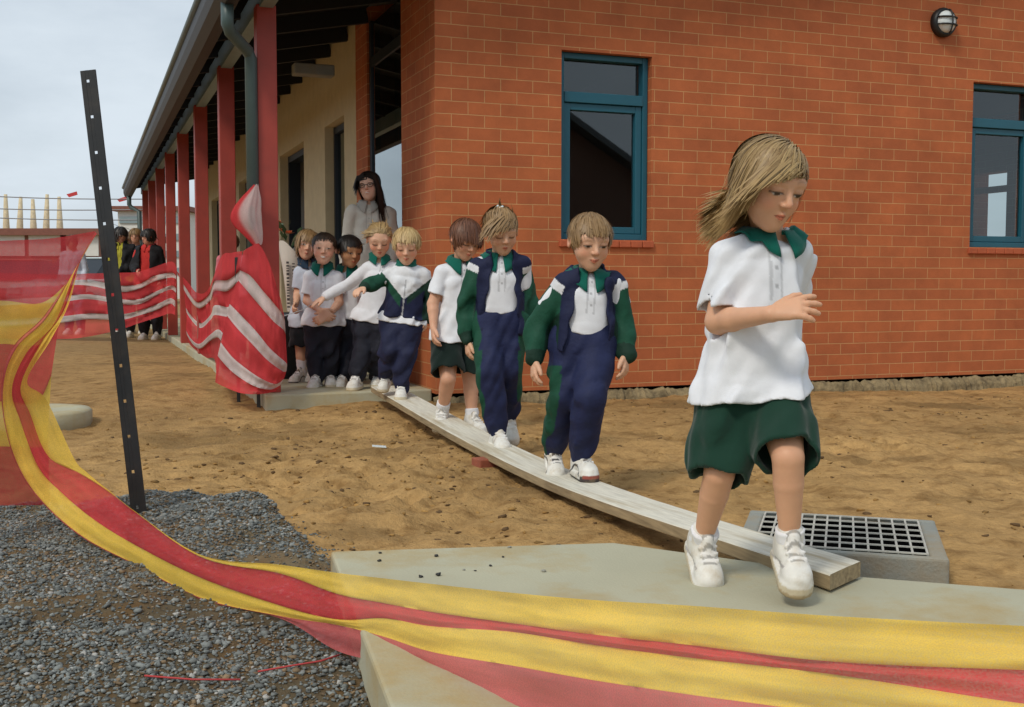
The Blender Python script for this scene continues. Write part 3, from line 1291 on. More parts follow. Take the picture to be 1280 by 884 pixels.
    for s in 'LR':
        hp, kn, an = J['hip' + s], J['kn' + s], J['an' + s]
        if kind == 'trousers':
            rr = np.array([.082, .073, .060, .058, .051, .041]) * sc * ease
            q = [hp, (hp + kn) / 2, kn, (kn + an) / 2, an * .8 + kn * .2, an * .97 + kn * .03]
            legs.append(f_chain(q, rr, .006))
            axes.append((hp, kn, an))
        else:
            ln = bot.get('len', .92)
            ln = ln[s] if isinstance(ln, dict) else ln
            end = hp + (kn - hp) * ln
            fl = bot.get('flare', .088)
            legs.append((hp, end, .084 * sc, fl * sc))
            axes.append((hp, kn, an))
    if kind == 'trousers':
        lf = f_union(.02 * sc, *legs)
        fb0 = f_union(.035 * sc, pelf, lf)
    else:
        def leg_shell(hp, end, r0, r1):
            dv = n_(end - hp)
            body_ = f_cap(hp, end + dv * .1, r0, r1 + (r1 - r0) * .1 / np.linalg.norm(end - hp))
            in_ = f_cap(end - dv * .09 * sc, end + dv * .12, r1 - .012 * sc, r1 - .008 * sc)
            e32, d32 = end.astype(np.float32), dv.astype(np.float32)

            def f(P):
                d = body_(P)
                pl = (P - e32) @ d32
                wv = .006 * sc * np.sin(P[:, 0] * 70 + P[:, 1] * 40)
                return smax(d, pl + wv, .003)

            def g(P):
                return in_(P)
            return f, g
        shells = [leg_shell(*a) for a in legs]

        def fb0(P):
            d = pelf(P)
            for f_, g_ in shells: d = smin(d, f_(P), .006 * sc)
            return d
    fb1 = f_folds(fb0, bot.get('fold', .006) * sc, up * .8 + lat * .5, bot.get('freq', 55) / sc, S.get('seed', 1) + 3)
    wt32, up32 = wtop.astype(np.float32), up.astype(np.float32)
    if kind != 'trousers':
        fb2 = fb1
        ing = [f_folds(g_, bot.get('fold', .006) * sc, up * .8 + lat * .5, bot.get('freq', 55) / sc, S.get('seed', 1) + 3) for f_, g_ in shells]

        def fb1(P):
            d = fb2(P)
            for g_ in ing: d = smax(d, -g_(P), .002)
            return d
    fb = lambda P: smax(fb1(P), (P - wt32) @ up32, .006)
    bp = [wtop + lat * .12 * sc, wtop - lat * .12 * sc, pel]
    for a in axes:
        bp += [a[0], a[1]] + ([a[2]] if kind == 'trousers' else [])
    lo, hi = bounds(bp, .12 * sc)
    V, F = mesh_sdf(fb, lo, hi, cres)
    Cb = np.tile(bcol, (len(V), 1))
    if bot.get('panel') is not None:
        for s in bot.get('panel_sides', 'LR'):
            hp, kn, an = J['hip' + s], J['kn' + s], J['an' + s]
            sg = -1 if s == 'L' else 1
            for a, b in ((hp, kn), (kn, an)):
                ba = b - a
                t = np.clip((V - a) @ ba / (ba @ ba), -.3, 1)
                q = V - (a + np.clip(t, 0, 1)[:, None] * ba)
                side = (q @ lat) * sg
                fr_ = (q @ fw)
                near = np.linalg.norm(q, axis=1) < .11 * sc
                edge = bot.get('edge', .034) * sc + .010 * np.sin(t * 9 + 1)
                m = near & (side > edge) & (fr_ > -.05 * sc)
                if a is hp: m &= t > bot.get('panel_t', -1)
                Cb[m] = bot['panel']
    new_mesh('trousers' if kind == 'trousers' else 'shorts', V, F, M['nylon' if kind == 'trousers' else 'cloth'], body, True, Cb)
    # ---------------- shirt
    tw = top.get('widths', (.104, .108, .104, .112))
    td = top.get('depths', (.062, .080, .082, .088))
    hem = pel + up * top.get('hem', 0.0) * sc + np.asarray(top.get('hem_shift', (0, 0, 0)), float)
    hemn = n_(up + lat * top.get('hem_tilt', 0.0))
    secs = [shm - up * .02 * sc, chest, waist * .6 + pel * .4 + np.asarray(top.get('hem_shift', (0, 0, 0)), float) * .6, hem - up * .08 * sc + np.asarray(top.get('hem_shift', (0, 0, 0)), float) * .3]
    tor = f_loft(secs, [a * sc * T * .93 for a in tw], [a * sc for a in td], lat, fw, 2.4)
    sl = top.get('sleeve', .62)
    parts = [tor]
    sleeves = []
    for s in 'LR':
        sh, el, wr = J['sh' + s], J['el' + s], J['wr' + s]
        parts.append(f_cap(neck * .55 + shm * .45, sh, .036 * sc, .040 * sc))
        if sl <= 1:
            e = sh + (el - sh) * sl
            dv = n_(el - sh)
            sf = f_cap(sh, e + dv * .06, .041 * sc, top.get('cuff', .050) * sc)
            parts_pl = (e.astype(np.float32), dv.astype(np.float32))
            inn = f_cap(e - dv * .030 * sc, e + dv * .02, (top.get('cuff', .050) - .016) * sc, (top.get('cuff', .050) - .008) * sc)
            sleeves.append((sf, parts_pl, inn))
        else:
            e = wr + (el - wr) * .06
            m_ = (sh + el) / 2
            sf = f_chain([sh, m_, el, (el + e) / 2, e], [.042 * sc, .041 * sc, .039 * sc, .036 * sc, .030 * sc], .006)
            sleeves.append((sf, None, None))
    t0 = f_union(.018 * sc, *parts)
    h32, hn32 = hem.astype(np.float32), hemn.astype(np.float32)
    nk32 = (neck + up * .012 * sc).astype(np.float32)
    ndir = n_(skull - neck)
    ncyl = f_cap(neck - ndir * .02, neck + ndir * .08, .036 * sc, .046 * sc)

    def fs0(P):
        d = t0(P)
        for sf, pl, inn in sleeves:
            e = sf(P)
            if pl is not None:
                e = smax(e, (P - pl[0]) @ pl[1], .004)
            d = smin(d, e, .014 * sc)
        return d
    fs1 = f_folds(fs0, top.get('fold', .005) * sc, top.get('fold_dir', up + lat * .3), top.get('freq', 48) / sc, S.get('seed', 1))

    inns = [f_folds(inn, top.get('fold', .005) * sc, top.get('fold_dir', up + lat * .3), top.get('freq', 48) / sc, S.get('seed', 1)) for sf, pl, inn in sleeves if inn is not None]
    over = top.get('over', True)
    wtp32 = (hem + up * .16 * sc).astype(np.float32)

    def fsh(P):
        d = fs1(P)
        if over:
            d = smin(d, smax(fb1(P) - .011 * sc, (P - wtp32) @ up32, .01), .02 * sc)
        for g_ in inns: d = smax(d, -g_(P), .002)
        pl = -((P - h32) @ hn32)
        wv = .004 * sc * np.sin((P @ lat.astype(np.float32)) * 60 / sc)
        d = smax(d, pl + wv, .006)
        return smax(d, -ncyl(P), .006)
    sp = [shL, shR, hem, neck + up * .03, hem + lat * .13 * sc, hem - lat * .13 * sc]
    for s in 'LR':
        sp += [J['el' + s]] + ([J['wr' + s]] if sl > 1 else [])
    lo, hi = bounds(sp, .10 * sc)
    V, F = mesh_sdf(fsh, lo, hi, cres)
    tc_ = np.asarray(top.get('col', WHITE))
    Ct = np.tile(tc_, (len(V), 1))
    q = V - chest
    xl, zl, yl = q @ lat, q @ up, q @ fw
    pk_ = (np.abs(np.abs(xl - .004) - .014 * sc) < .0032) & (yl > 0) & (zl > -.035 * sc)
    Ct[pk_] *= .72
    Ct[(np.abs(xl - .004) < .0045) & (yl > 0) & (np.abs((zl / sc + .2) % .045 - .02) < .0045) & (zl > -.02 * sc)] *= .6
    new_mesh(top.get('name', 'shirt'), V, F, M['cloth'], body, True, Ct)
    if top.get('collar') is not None:
        make_collar(body, neck + ndir * .004, n_(up * .5 + ndir * .5), lat, n_(fw - ndir * np.dot(fw, ndir)), fsh, .046 * sc, .044 * sc, sc, top['collar'],
                    wid=top.get('cwid', .040), tip=top.get('ctip', .028), gap=top.get('cgap', .17))
    # ---------------- jacket
    jk = S.get('jacket')
    if jk:
        jt = jk.get('hem', .0)
        jhem = pel + up * jt * sc
        jw, jd = jk.get('widths', (.122, .130, .128, .132)), jk.get('depths', (.078, .098, .100, .104))
        jtor = f_loft([shm - up * .01 * sc, chest, waist, jhem - up * .05 * sc], [a * sc * T * .93 for a in jw], [a * sc for a in jd], lat, fw, 2.4)
        arms, arm_pts = [], {}
        for s in 'LR':
            sh, el, wr = J['sh' + s], J['el' + s], J['wr' + s]
            m_ = (sh + el) / 2
            w1 = wr + (el - wr) * .02
            m2 = (el + w1) / 2
            arms.append(f_chain([sh, m_, el, m2, w1], [.048 * sc, .048 * sc, .047 * sc, .047 * sc, .036 * sc], .008))
            arms.append(f_cap(neck * .5 + shm * .5, sh, .042 * sc, .046 * sc))
        ja = f_union(.014 * sc, *arms)
        lat32, fw32, ch32 = lat.astype(np.float32), fw.astype(np.float32), chest.astype(np.float32)
        ow, ox = jk.get('open', None), jk.get('ox', 0.0)
        colr = f_loft([neck - up * .02 * sc, neck + ndir * .036 * sc], [.062 * sc, .066 * sc], [.058 * sc, .062 * sc], lat, n_(fw - ndir * np.dot(fw, ndir)), 2.0)
        coli = f_loft([neck - up * .03 * sc, neck + ndir * .07 * sc], [.054 * sc, .060 * sc], [.050 * sc, .056 * sc], lat, n_(fw - ndir * np.dot(fw, ndir)), 2.0)
        ctop32, nd32 = (neck + ndir * .036 * sc).astype(np.float32), ndir.astype(np.float32)
        jh32 = jhem.astype(np.float32)
        jto = (lambda P: smin(jtor(P), fb1(P) - .016 * sc, .02 * sc)) if jk['style'] == 'zipped' else jtor
        jtop32 = (jhem + up * .2 * sc).astype(np.float32)
        jtc = lambda P: smax(smin(jtor(P), smax(jto(P), (P - jtop32) @ up32, .02), .01), -((P - jh32) @ up32), .010 * sc)
        j0 = f_union(.016 * sc, jtc, ja)
        j1 = f_folds(j0, jk.get('fold', .008) * sc, up + lat * .5, jk.get('freq', 50) / sc, S.get('seed', 1) + 11)

        def fj(P):
            d = j1(P)
            d = smin(d, smax(colr(P), (P - ctop32) @ nd32, .004), .012 * sc)
            d = smax(d, -coli(P), .004)
            if ow:
                q = P - ch32
                x, y, z = q @ lat32 - ox * sc, q @ fw32, q @ up32
                wz = (ow[0] + (ow[1] - ow[0]) * np.clip((.09 * sc - z) / (.26 * sc), 0, 1)) * sc
                cutv = np.maximum(np.abs(x) - wz - .004 * np.sin(z * 60), -(y - .012 * sc))
                d = smax(d, -cutv, .006)
            return d
        sp = [shL, shR, jhem, neck + up * .06, jhem + lat * .14 * sc, jhem - lat * .14 * sc] + [J[k + s] for k in ('el', 'wr') for s in 'LR']
        lo, hi = bounds(sp, .12 * sc)
        V, F = mesh_sdf(fj, lo, hi, cres)
        q = V - chest
        x, y, z = q @ lat, q @ fw, q @ up
        C = np.tile(np.asarray(jk.get('col', NAVY)), (len(V), 1))
        dist_t = jtor(V.astype(np.float32))
        for s, sg in (('L', -1), ('R', 1)):
            sh, el, wr = J['sh' + s], J['el' + s], J['wr' + s]
            dA = f_chain([sh, el, wr], [.050 * sc] * 3)(V.astype(np.float32))
            ba = el - sh
            t = (V - sh) @ ba / (ba @ ba)
            if jk['style'] == 'open':
                on = ((dA < dist_t - .004 * sc) | (x * sg > .110 * sc * T)) & (x * sg > .05 * sc)
                C[on & (t > .16)] = GREEN
                C[on & (t <= .16) & (t > -.02) & (x * sg > .078 * sc)] = (.70, .72, .75)
                dw = np.linalg.norm(V - wr, axis=1)
                C[on & (dw < .05 * sc)] = DKGREEN
                # dark green on the inner side of the sleeve
                nrm_in = ((V - (sh + np.clip(t, 0, 1)[:, None] * ba)) @ lat) * -sg
                C[on & (t > .16) & (nrm_in > .030 * sc) & (y > -.06)] = DKGREEN
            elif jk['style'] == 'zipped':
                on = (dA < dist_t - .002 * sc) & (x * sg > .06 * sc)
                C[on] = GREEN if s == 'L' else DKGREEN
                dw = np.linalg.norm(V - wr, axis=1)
                C[on & (dw < .04 * sc)] = DKGREEN
        if jk['style'] == 'zipped':
            xa = np.abs(x)
            tor_ = dist_t < .03 * sc
            zsh = z
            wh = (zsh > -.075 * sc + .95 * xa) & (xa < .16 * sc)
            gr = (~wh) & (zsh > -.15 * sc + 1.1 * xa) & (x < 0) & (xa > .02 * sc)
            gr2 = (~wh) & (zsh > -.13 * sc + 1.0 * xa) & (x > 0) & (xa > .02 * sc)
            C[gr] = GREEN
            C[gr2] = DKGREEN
            C[wh] = (.70, .72, .75)
            C[(xa < .004 * sc) & (y > 0) & (z < .05 * sc)] = (.35, .36, .38)
            nkd = np.linalg.norm(V - (neck + ndir * .02), axis=1)
            C[nkd < .078 * sc] = COLLAR
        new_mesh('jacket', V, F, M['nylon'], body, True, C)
        if jk['style'] == 'zipped':
            # white shirt hem showing under the jacket
            ring = f_loft([jhem + up * .03 * sc, jhem - up * .03 * sc], [.118 * sc, .124 * sc], [.092 * sc, .098 * sc], lat, fw, 2.3)
            rf = lambda P: smax(smax(smin(ring(P), fb1(P) - .010 * sc, .01), -((P - jh32) @ up32) - .035 * sc, .004), (P - jh32) @ up32 - .03 * sc, .004)
            lo, hi = bounds([jhem + lat * .13 * sc, jhem - lat * .13 * sc], .15 * sc)
            V, F = mesh_sdf(f_folds(rf, .004, up, 60, 5), lo, hi, cres)
            new_mesh('shirt_hem', V, F, M['cloth'], body, True, np.tile(np.asarray(WHITE), (len(V), 1)))
    # ---------------- socks, shoes
    for s in 'LR':
        kn, an = J['kn' + s], J['an' + s]
        if S.get('socks'):
            a = an + (kn - an) * S['socks']
            f = f_chain([a, an, an - up * .03 * sc], [.035 * sc, .031 * sc, .03 * sc], .01)
            f = f_folds(f, .002 * sc, lat, 120, 9)
            lo, hi = bounds([a, an - up * .05 * sc], .05 * sc)
            pa, pd = a.astype(np.float32), n_(a - an).astype(np.float32)
            f2 = lambda P, f=f, pa=pa, pd=pd: smax(f(P), (P - pa) @ pd - .004, .004)
            V, F = mesh_sdf(f2, lo, hi, cres)
            new_mesh('sock', V, F, M['cloth'], body, True, np.tile(np.array((.74, .74, .76)), (len(V), 1)))
        sh_ = S.get('shoe' + s, {})
        if sh_ is not None:
            make_shoe(body, an, sh_.get('toe', (0, -1, 0)), sh_.get('up', (0, 0, 1)), sc * sh_.get('sc', 1.0), S.get('shoe_style', 'white'), res=min(cres, .005 if sc < 1.2 else .009))
    # ---------------- hair
    for i, st in enumerate(S['hair']):
        make_hair(hd, st['n'], body, st['colors'], st, st.get('name', 'hair'), S.get('seed', 1) + i, st.get('width', .0035), max(res, .005))
    return body, hd, fsh

# ================================================================== ground
SLAB_Z = 0.09
SLAB = [at_z(413, 689, SLAB_Z)[:2], at_z(767, 678, SLAB_Z)[:2], at_z(1083, 721, SLAB_Z)[:2], at_z(1290, 737, SLAB_Z)[:2]]
SLAB_L = at_z(490, 890, SLAB_Z)[:2]


def gravel_mask(x, y, soft=.06):
    """1 where the grey gravel lies (front left), 0 on the sand"""
    yb = np.interp(x, [-9, -5, -1.9, -1.35, -.86, -.62, -.5, -.2, 3], [5.2, 4.6, 4.05, 4.25, 3.95, 3.42, 3.28, 2.9, 1.2])
    yb = yb + .10 * N1.fbm(x * 4, y * 4, 3)
    return smooth(-soft, .06, yb - y)


def seg_dist(x, y, a, b):
    a, b = np.asarray(a), np.asarray(b)
    ba = b - a
    t = np.clip(((x - a[0]) * ba[0] + (y - a[1]) * ba[1]) / (ba @ ba), 0, 1)
    return np.hypot(x - a[0] - t * ba[0], y - a[1] - t * ba[1]), t


PL_A, PL_B = np.array([-.955, 7.57]), np.array([.747, 2.60])      # left edge line of the plank


def plank_top(t):
    return np.interp(t, [0, .2, .371, .5, .6, .70, .762, .855, 1.0], [.122, .085, .056, .043, .040, .050, .066, .0935, .136])


def ground_z(x, y):
    x, y = np.asarray(x, float), np.asarray(y, float)
    u = (x - BC[0]) * BW[0] + (y - BC[1]) * BW[1]
    v = (x - BC[0]) * BV[0] + (y - BC[1]) * BV[1]
    near = 1 - smooth(9, 16, np.hypot(x, y))
    z = -.030 * smooth(8.5, 6.2, y) * near
    z = z - .07 * smooth(1.0, 5.5, u) * smooth(-3.5, -.3, v) * near
    lump = N1.fbm(x * 1.1, y * 1.1, 3) * .035 + N2.fbm(x * 5, y * 5, 3) * .026 + N3.fbm(x * 16, y * 16, 3) * .013
    trod = np.exp(-((x + .45) / .75) ** 2 - ((y - 5.0) / 1.3) ** 2) + .6 * np.exp(-((x - 1.6) / 1.2) ** 2 - ((y - 5.6) / 1.2) ** 2)
    r = N2.fbm(x * 9 + 5, y * 7, 3)
    z = z + lump * near + trod * (np.clip(r, 0, 1) * -.085 + np.clip(-r, 0, 1) * .045)
    # dents left by feet
    for (fx, fy, fa) in FEET:
        dx, dy = x - fx, y - fy
        a = dx * math.cos(fa) + dy * math.sin(fa)
        b = -dx * math.sin(fa) + dy * math.cos(fa)
        e = (a / .10) ** 2 + (b / .042) ** 2
        z = z - .022 * np.exp(-e ** 2) + .010 * np.exp(-(np.sqrt(e) - 1.35) ** 2 / .08)
    g = gravel_mask(x, y)
    mound = .07 * np.exp(-((x + 1.0) / .55) ** 2 - ((y - 3.85) / .38) ** 2)
    z = z + g * (.028 + mound + .02 * N2.fbm(x * 3, y * 3, 3))
    # dug-out beneath the plank and round the slab
    d, t = seg_dist(x, y, PL_A + np.array([.09, .03]), PL_B + np.array([.09, .03]))
    lim = plank_top(t) - .055 - .045 * smooth(.72, .85, t) - .01
    k = smooth(.34, .10, d)
    z = z * (1 - k) + np.minimum(z, lim) * k
    return z


FEET = [(float(RNG.uniform(-1.6, .4)), float(RNG.uniform(4.2, 6.9)), float(RNG.uniform(0, 3.1))) for _ in range(34)]
FEET += [(float(RNG.uniform(.9, 3.4)), float(RNG.uniform(4.2, 7.2)), float(RNG.uniform(0, 3.1))) for _ in range(22)]
gx = np.concatenate([-np.geomspace(900, 9.2, 34), np.linspace(-9, -3.1, 60), np.arange(-3.0, 4.2, .021), np.linspace(4.3, 9, 40), np.geomspace(9.3, 900, 34)])
gy = np.concatenate([-np.geomspace(900, 2, 26), np.linspace(-1.8, 1.2, 14), np.arange(1.3, 6.4, .021), np.arange(6.43, 9.2, .035), np.linspace(9.3, 20, 70), np.geomspace(20.5, 1800, 36)])
GX, GY = np.meshgrid(gx, gy, indexing='ij')
GZ = ground_z(GX, GY)
# keep the sheet beneath slabs, pit and verandah floor
uu = (GX - BC[0]) * BW[0] + (GY - BC[1]) * BW[1]
vv = (GX - BC[0]) * BV[0] + (GY - BC[1]) * BV[1]
und = (uu > -1.1) & (vv > .18)
GZ = np.where(und, np.minimum(GZ, -.02), GZ)


def in_poly(x, y, poly):
    ins = np.zeros(x.shape, bool)
    n = len(poly)
    for i in range(n):
        x0, y0 = poly[i]
        x1, y1 = poly[(i + 1) % n]
        c = ((y0 > y) != (y1 > y)) & (x < (x1 - x0) * (y - y0) / (y1 - y0 + 1e-12) + x0)
        ins ^= c
    return ins


slab_poly = [tuple(p) for p in SLAB] + [(2.6, 2.15), (2.6, -.5), (float(SLAB_L[0]) + .30, -.5), tuple(SLAB_L)]
GZ = np.where(in_poly(GX, GY, slab_poly), np.minimum(GZ, .03), GZ)
ni, nj = GX.shape
idx = np.arange(ni * nj).reshape(ni, nj)
F = np.stack([idx[:-1, :-1], idx[1:, :-1], idx[1:, 1:], idx[:-1, 1:]], -1).reshape(-1, 4)
Vg = np.stack([GX, GY, GZ], -1).reshape(-1, 3)
gm = gravel_mask(Vg[:, 0], Vg[:, 1])
sand = np.array((.40, .245, .098))
ear = np.array((.13, .10, .06))
vr = N1.fbm(Vg[:, 0] * .9, Vg[:, 1] * .9, 4)
vs = N3.fbm(Vg[:, 0] * 7, Vg[:, 1] * 7, 3)
cg = sand[None] * (1 + .28 * vr[:, None] + .18 * vs[:, None])
damp = smooth(.12, .42, N2.fbm(Vg[:, 0] * 1.7 + 3, Vg[:, 1] * 2.6, 4))[:, None]
cg = cg * (1 - .30 * damp)
far_ = smooth(10, 17, Vg[:, 1])[:, None]
cg = cg * (1 - far_) + np.array((.33, .22, .10)) * far_
cg = cg * (1 - gm[:, None]) + ear * (1 + .5 * vr[:, None]) * gm[:, None]
M['ground'] = mat('sandy_soil', attr=True, rough=0.95, spec=0.15, noise=0.16, nscale=38, dirt=(.15, .075, .022), dirt_amt=.75, dscale=9,
                  bump=0.55, bscale=85)
ground = new_mesh('ground', Vg, F, M['ground'], None, True, cg)
tag(ground, 'churned orange brown sand of the building site', None, None, 'structure')

# clods lying on the sand, one loose scatter
ico_v = np.array([(-.5257, 0, .8507), (.5257, 0, .8507), (-.5257, 0, -.8507), (.5257, 0, -.8507), (0, .8507, .5257), (0, .8507, -.5257),
                  (0, -.8507, .5257), (0, -.8507, -.5257), (.8507, .5257, 0), (-.8507, .5257, 0), (.8507, -.5257, 0), (-.8507, -.5257, 0)])
ico_f = np.array([(0, 4, 1), (0, 9, 4), (9, 5, 4), (4, 5, 8), (4, 8, 1), (8, 10, 1), (8, 3, 10), (5, 3, 8), (5, 2, 3), (2, 7, 3), (7, 10, 3), (7, 6, 10),
                  (7, 11, 6), (11, 0, 6), (0, 1, 6), (6, 1, 10), (9, 0, 11), (9, 11, 2), (9, 2, 5), (7, 2, 11)])


def stones(name, xy, size, colf, flat=.62, sink=.3, matl=None, seed=3):
    r = np.random.default_rng(seed)
    n = len(xy)
    z = ground_z(xy[:, 0], xy[:, 1])
    q = r.normal(size=(n, 3, 3))
    Q, _ = np.linalg.qr(q)
    ax = np.stack([np.ones(n), .62 + .38 * r.random(n), .42 + .4 * r.random(n)], 1)
    base = ico_v[None] * (1 + .36 * r.normal(size=(n, 12, 1)).clip(-1, 1))
    v = base * ax[:, None, :] * size[:, None, None]
    v = np.einsum('nij,nkj->nki', Q, v)
    v[:, :, 2] *= flat
    v += np.stack([xy[:, 0], xy[:, 1], z + size * sink], 1)[:, None, :]
    Fs = (ico_f[None] + (np.arange(n) * 12)[:, None, None]).reshape(-1, 3)
    cols = np.repeat(colf(n, r), 12, 0)
    return new_mesh(name, v.reshape(-1, 3), Fs, matl, None, False, cols)


M['stone'] = mat('crushed_stone', attr=True, rough=0.85, spec=.3, noise=.2, nscale=90, bump=.2, bscale=200)
xy = np.stack([RNG.uniform(-2.6, .1, 150000), 1.6 + 2.8 * RNG.random(150000) ** .9], 1)
gk = np.maximum(gravel_mask(xy[:, 0], xy[:, 1]), .5 * gravel_mask(xy[:, 0], xy[:, 1], .38) ** 2.2)
band = smooth(-.05, .28, N1.fbm(xy[:, 0] * 1.5 + 8, xy[:, 1] * 1.9, 3) + .20 * np.exp(-((xy[:, 1] - 2.75) / .25) ** 2))
keep = (RNG.random(150000) < gk * (1 - .78 * band)) & ~in_poly(xy[:, 0], xy[:, 1], slab_poly)
keep &= (np.abs(xy[:, 0]) < xy[:, 1] * .52 + .1)
xy = xy[keep][:56000]
sz = .0030 + .0054 * RNG.random(len(xy)) ** 2.2 + .005 * (RNG.random(len(xy)) < .04)


def grcol(n, r):
    b = np.array((.195, .21, .20))[None] * (.45 + .9 * r.random((n, 1)) ** 1.2)
    br_ = r.random(n) < .16
    b[br_] = np.array((.24, .17, .10)) * (.5 + .7 * r.random((br_.sum(), 1)))
    wt = r.random(n) < .04
    b[wt] = (.40, .39, .36)
    return b


tag(stones('gravel', xy, sz, grcol, matl=M['stone']), 'grey crushed stone heaped round the leaning picket', 'gravel', None, 'stuff')
nc_ = 14000
xy = np.stack([RNG.uniform(-3.4, 4.6, nc_), RNG.uniform(3.1, 8.6, nc_)], 1)
dens = .22 + 1.7 * np.exp(-((xy[:, 0] + .45) / .8) ** 2 - ((xy[:, 1] - 5.0) / 1.2) ** 2) + .4 * (N2.fbm(xy[:, 0] * 2, xy[:, 1] * 2, 3) > .1)
uu = (xy[:, 0] - BC[0]) * BW[0] + (xy[:, 1] - BC[1]) * BW[1]
vv = (xy[:, 0] - BC[0]) * BV[0] + (xy[:, 1] - BC[1]) * BV[1]
keep = (RNG.random(nc_) < dens * .7) & (gravel_mask(xy[:, 0], xy[:, 1]) < .4) & (vv < .02) & ~in_poly(xy[:, 0], xy[:, 1], slab_poly)
xy = xy[keep]


def sandcol(n, r):
    b = np.array((.33, .19, .06))[None] * (.55 + .7 * r.random((n, 1)))
    d_ = r.random(n) < .35
    b[d_] = (.12, .07, .03)
    return b


tag(stones('sand_clods', xy, .003 + .018 * RNG.random(len(xy)) ** 3.2, sandcol, .5, .05, M['stone'], 5), 'small crumbs of sand and dirt scattered over the yard',
    'dirt', None, 'stuff')

# ---- near concrete path
mb = MB().prism(slab_poly[::-1], -.02, SLAB_Z)
slab_o = mb.build('concrete_path', M['concrete'])
tag(slab_o, 'pale concrete path slab the front girl has jumped onto', None, None, 'structure')
bv_ = slab_o.modifiers.new('edge', 'BEVEL')
bv_.width = .008
bv_.segments = 2

# ================================================================== building
school = empty('school_building', BC, TH)
tag(school, 'orange brick school building with a red posted verandah and teal windows', 'building')
u0, z1 = wall_hit(702, 62)
u1, _ = wall_hit(815, 70)
_, z0 = wall_hit(700, 299)
w0, y1_ = wall_hit(1217, 102)
_, y0_ = wall_hit(1213, 309)
w1 = w0 + (u1 - u0)
WT = 4.6
mb = MB()
zb = .055
mb.box(0, u0, 0, .24, zb, WT)
mb.box(u0, u1, 0, .24, zb, z0)
mb.box(u0, u1, 0, .24, z1, WT)
mb.box(u1, w0, 0, .24, zb, WT)
mb.box(w0, w1, 0, .24, zb, y0_)
mb.box(w0, w1, 0, .24, y1_, WT)
mb.box(w1, 9, 0, .24, zb, WT)
mb.box(.001, .24, .24, .874, zb, 3.6)
mb.box(.001, .24, 1.96, 2.38, zb, 3.6)
def side_hit(px, py, U):
    r = ray(px, py)
    o = np.array([0, 0, HC])
    t = (U - (o - BC) @ BW) / (r @ BW)
    p = o + r * t
    return float((p - BC) @ BV), float(p[2])


sv0, sz1 = side_hit(1259, 213, 8.76)
sv1, sz0 = side_hit(1226, 297, 8.76)
sv1 += .14
mb.box(8.76, 9, .24, sv0, zb, WT)
mb.box(8.76, 9, sv1, 8, zb, WT)
mb.box(8.76, 9, sv0, sv1, zb, sz0)
mb.box(8.76, 9, sv0, sv1, sz1, WT)
mb.box(8.80, 8.88, sv0, sv1, sz1 - .26, sz1 - .18)
mb.build('brick_wall', M['brick'], school)
# splashed concrete footing, rough on top
n = 420
xs = np.linspace(-.02, 9, n)
V, F = [], []
rr = np.random.default_rng(4)
h1 = .010 + .020 * N1.fbm(xs * 3, xs * 0, 4) + .006 * rr.normal(size=n)
dp = .045 + .035 * N2.fbm(xs * 2.4, xs * 0 + 3, 4) + .006 * rr.normal(size=n)
for i in range(n):
    V += [(xs[i], -dp[i] - .03, -.16), (xs[i], -dp[i], h1[i] - .025), (xs[i], -dp[i] * .45, h1[i] + .012), (xs[i], .01, h1[i] + .03), (xs[i], .02, -.16)]
for i in range(n - 1):
    for k in range(4):
        F.append([i * 5 + k, (i + 1) * 5 + k, (i + 1) * 5 + k + 1, i * 5 + k + 1])
new_mesh('footing', V, F, M['footing'], school)


def window(x0, x1, za, zb_, tilt=True):
    fr = MB()
    fw_, d0, d1 = .045, .055, .13
    fr.box(x0 + .004, x0 + fw_, d0, d1, za, zb_, .004)
    fr.box(x1 - fw_, x1 - .004, d0, d1, za, zb_, .004)
    fr.box(x0 + fw_, x1 - fw_, d0 + .002, d1, za + .002, za + fw_, .004)
    fr.box(x0 + fw_, x1 - fw_, d0 + .002, d1, zb_ - fw_, zb_ - .002, .004)
    H = zb_ - za
    zt = za + H * .735
    fr.box(x0 + fw_, x1 - fw_, d0 - .006, d1, zt, zt + .075, .004)
    f = fr.build('window', M['teal'], school)
    s = MB()                                               # lower sash stands proud
    sw = .052
    s.box(x0 + fw_ + .003, x0 + fw_ + sw, d0 + .012, d1 - .01, za + fw_ + .003, zt - .003, .004)
    s.box(x1 - fw_ - sw, x1 - fw_ - .003, d0 + .012, d1 - .01, za + fw_ + .003, zt - .003, .004)
    s.box(x0 + fw_ + sw, x1 - fw_ - sw, d0 + .014, d1 - .01, za + fw_ + .003, za + fw_ + sw, .004)
    s.box(x0 + fw_ + sw, x1 - fw_ - sw, d0 + .014, d1 - .01, zt - sw, zt - .003, .004)
    s.build('sash', M['teal'], f)
    g = MB()
    g.box(x0 + fw_ + sw - .005, x1 - fw_ - sw + .005, d0 + .045, d0 + .05, za + fw_ + sw - .005, zt - sw + .005)
    g.box(x0 + fw_ - .005, x1 - fw_ + .005, d0 + .06, d0 + .065, zt + .07, zb_ - fw_ + .005)
    g.build('pane', M['glass'], f)
    sl = MB()
    nb = 8
    for i in range(nb):
        a = x0 - .02 + (x1 - x0 + .04) * i / nb
        b = x0 - .02 + (x1 - x0 + .04) * (i + 1) / nb
        sl.box(a + .002, b - .002, -.022, .06, za - .055, za - .004, .006)
    sl.build('sill', M['sill'], f)
    return f


window(u0, u1, z0, z1)
window(w0, w1, y0_, y1_)
# room behind the windows
def mirror_pt(px, py, D):
    r = ray(px, py)
    o = np.array([0, 0, HC])
    t = (D - (o - BC) @ BV) / (r @ BV)
    p = o + r * t
    return float((p - BC) @ BW), float(p[2])


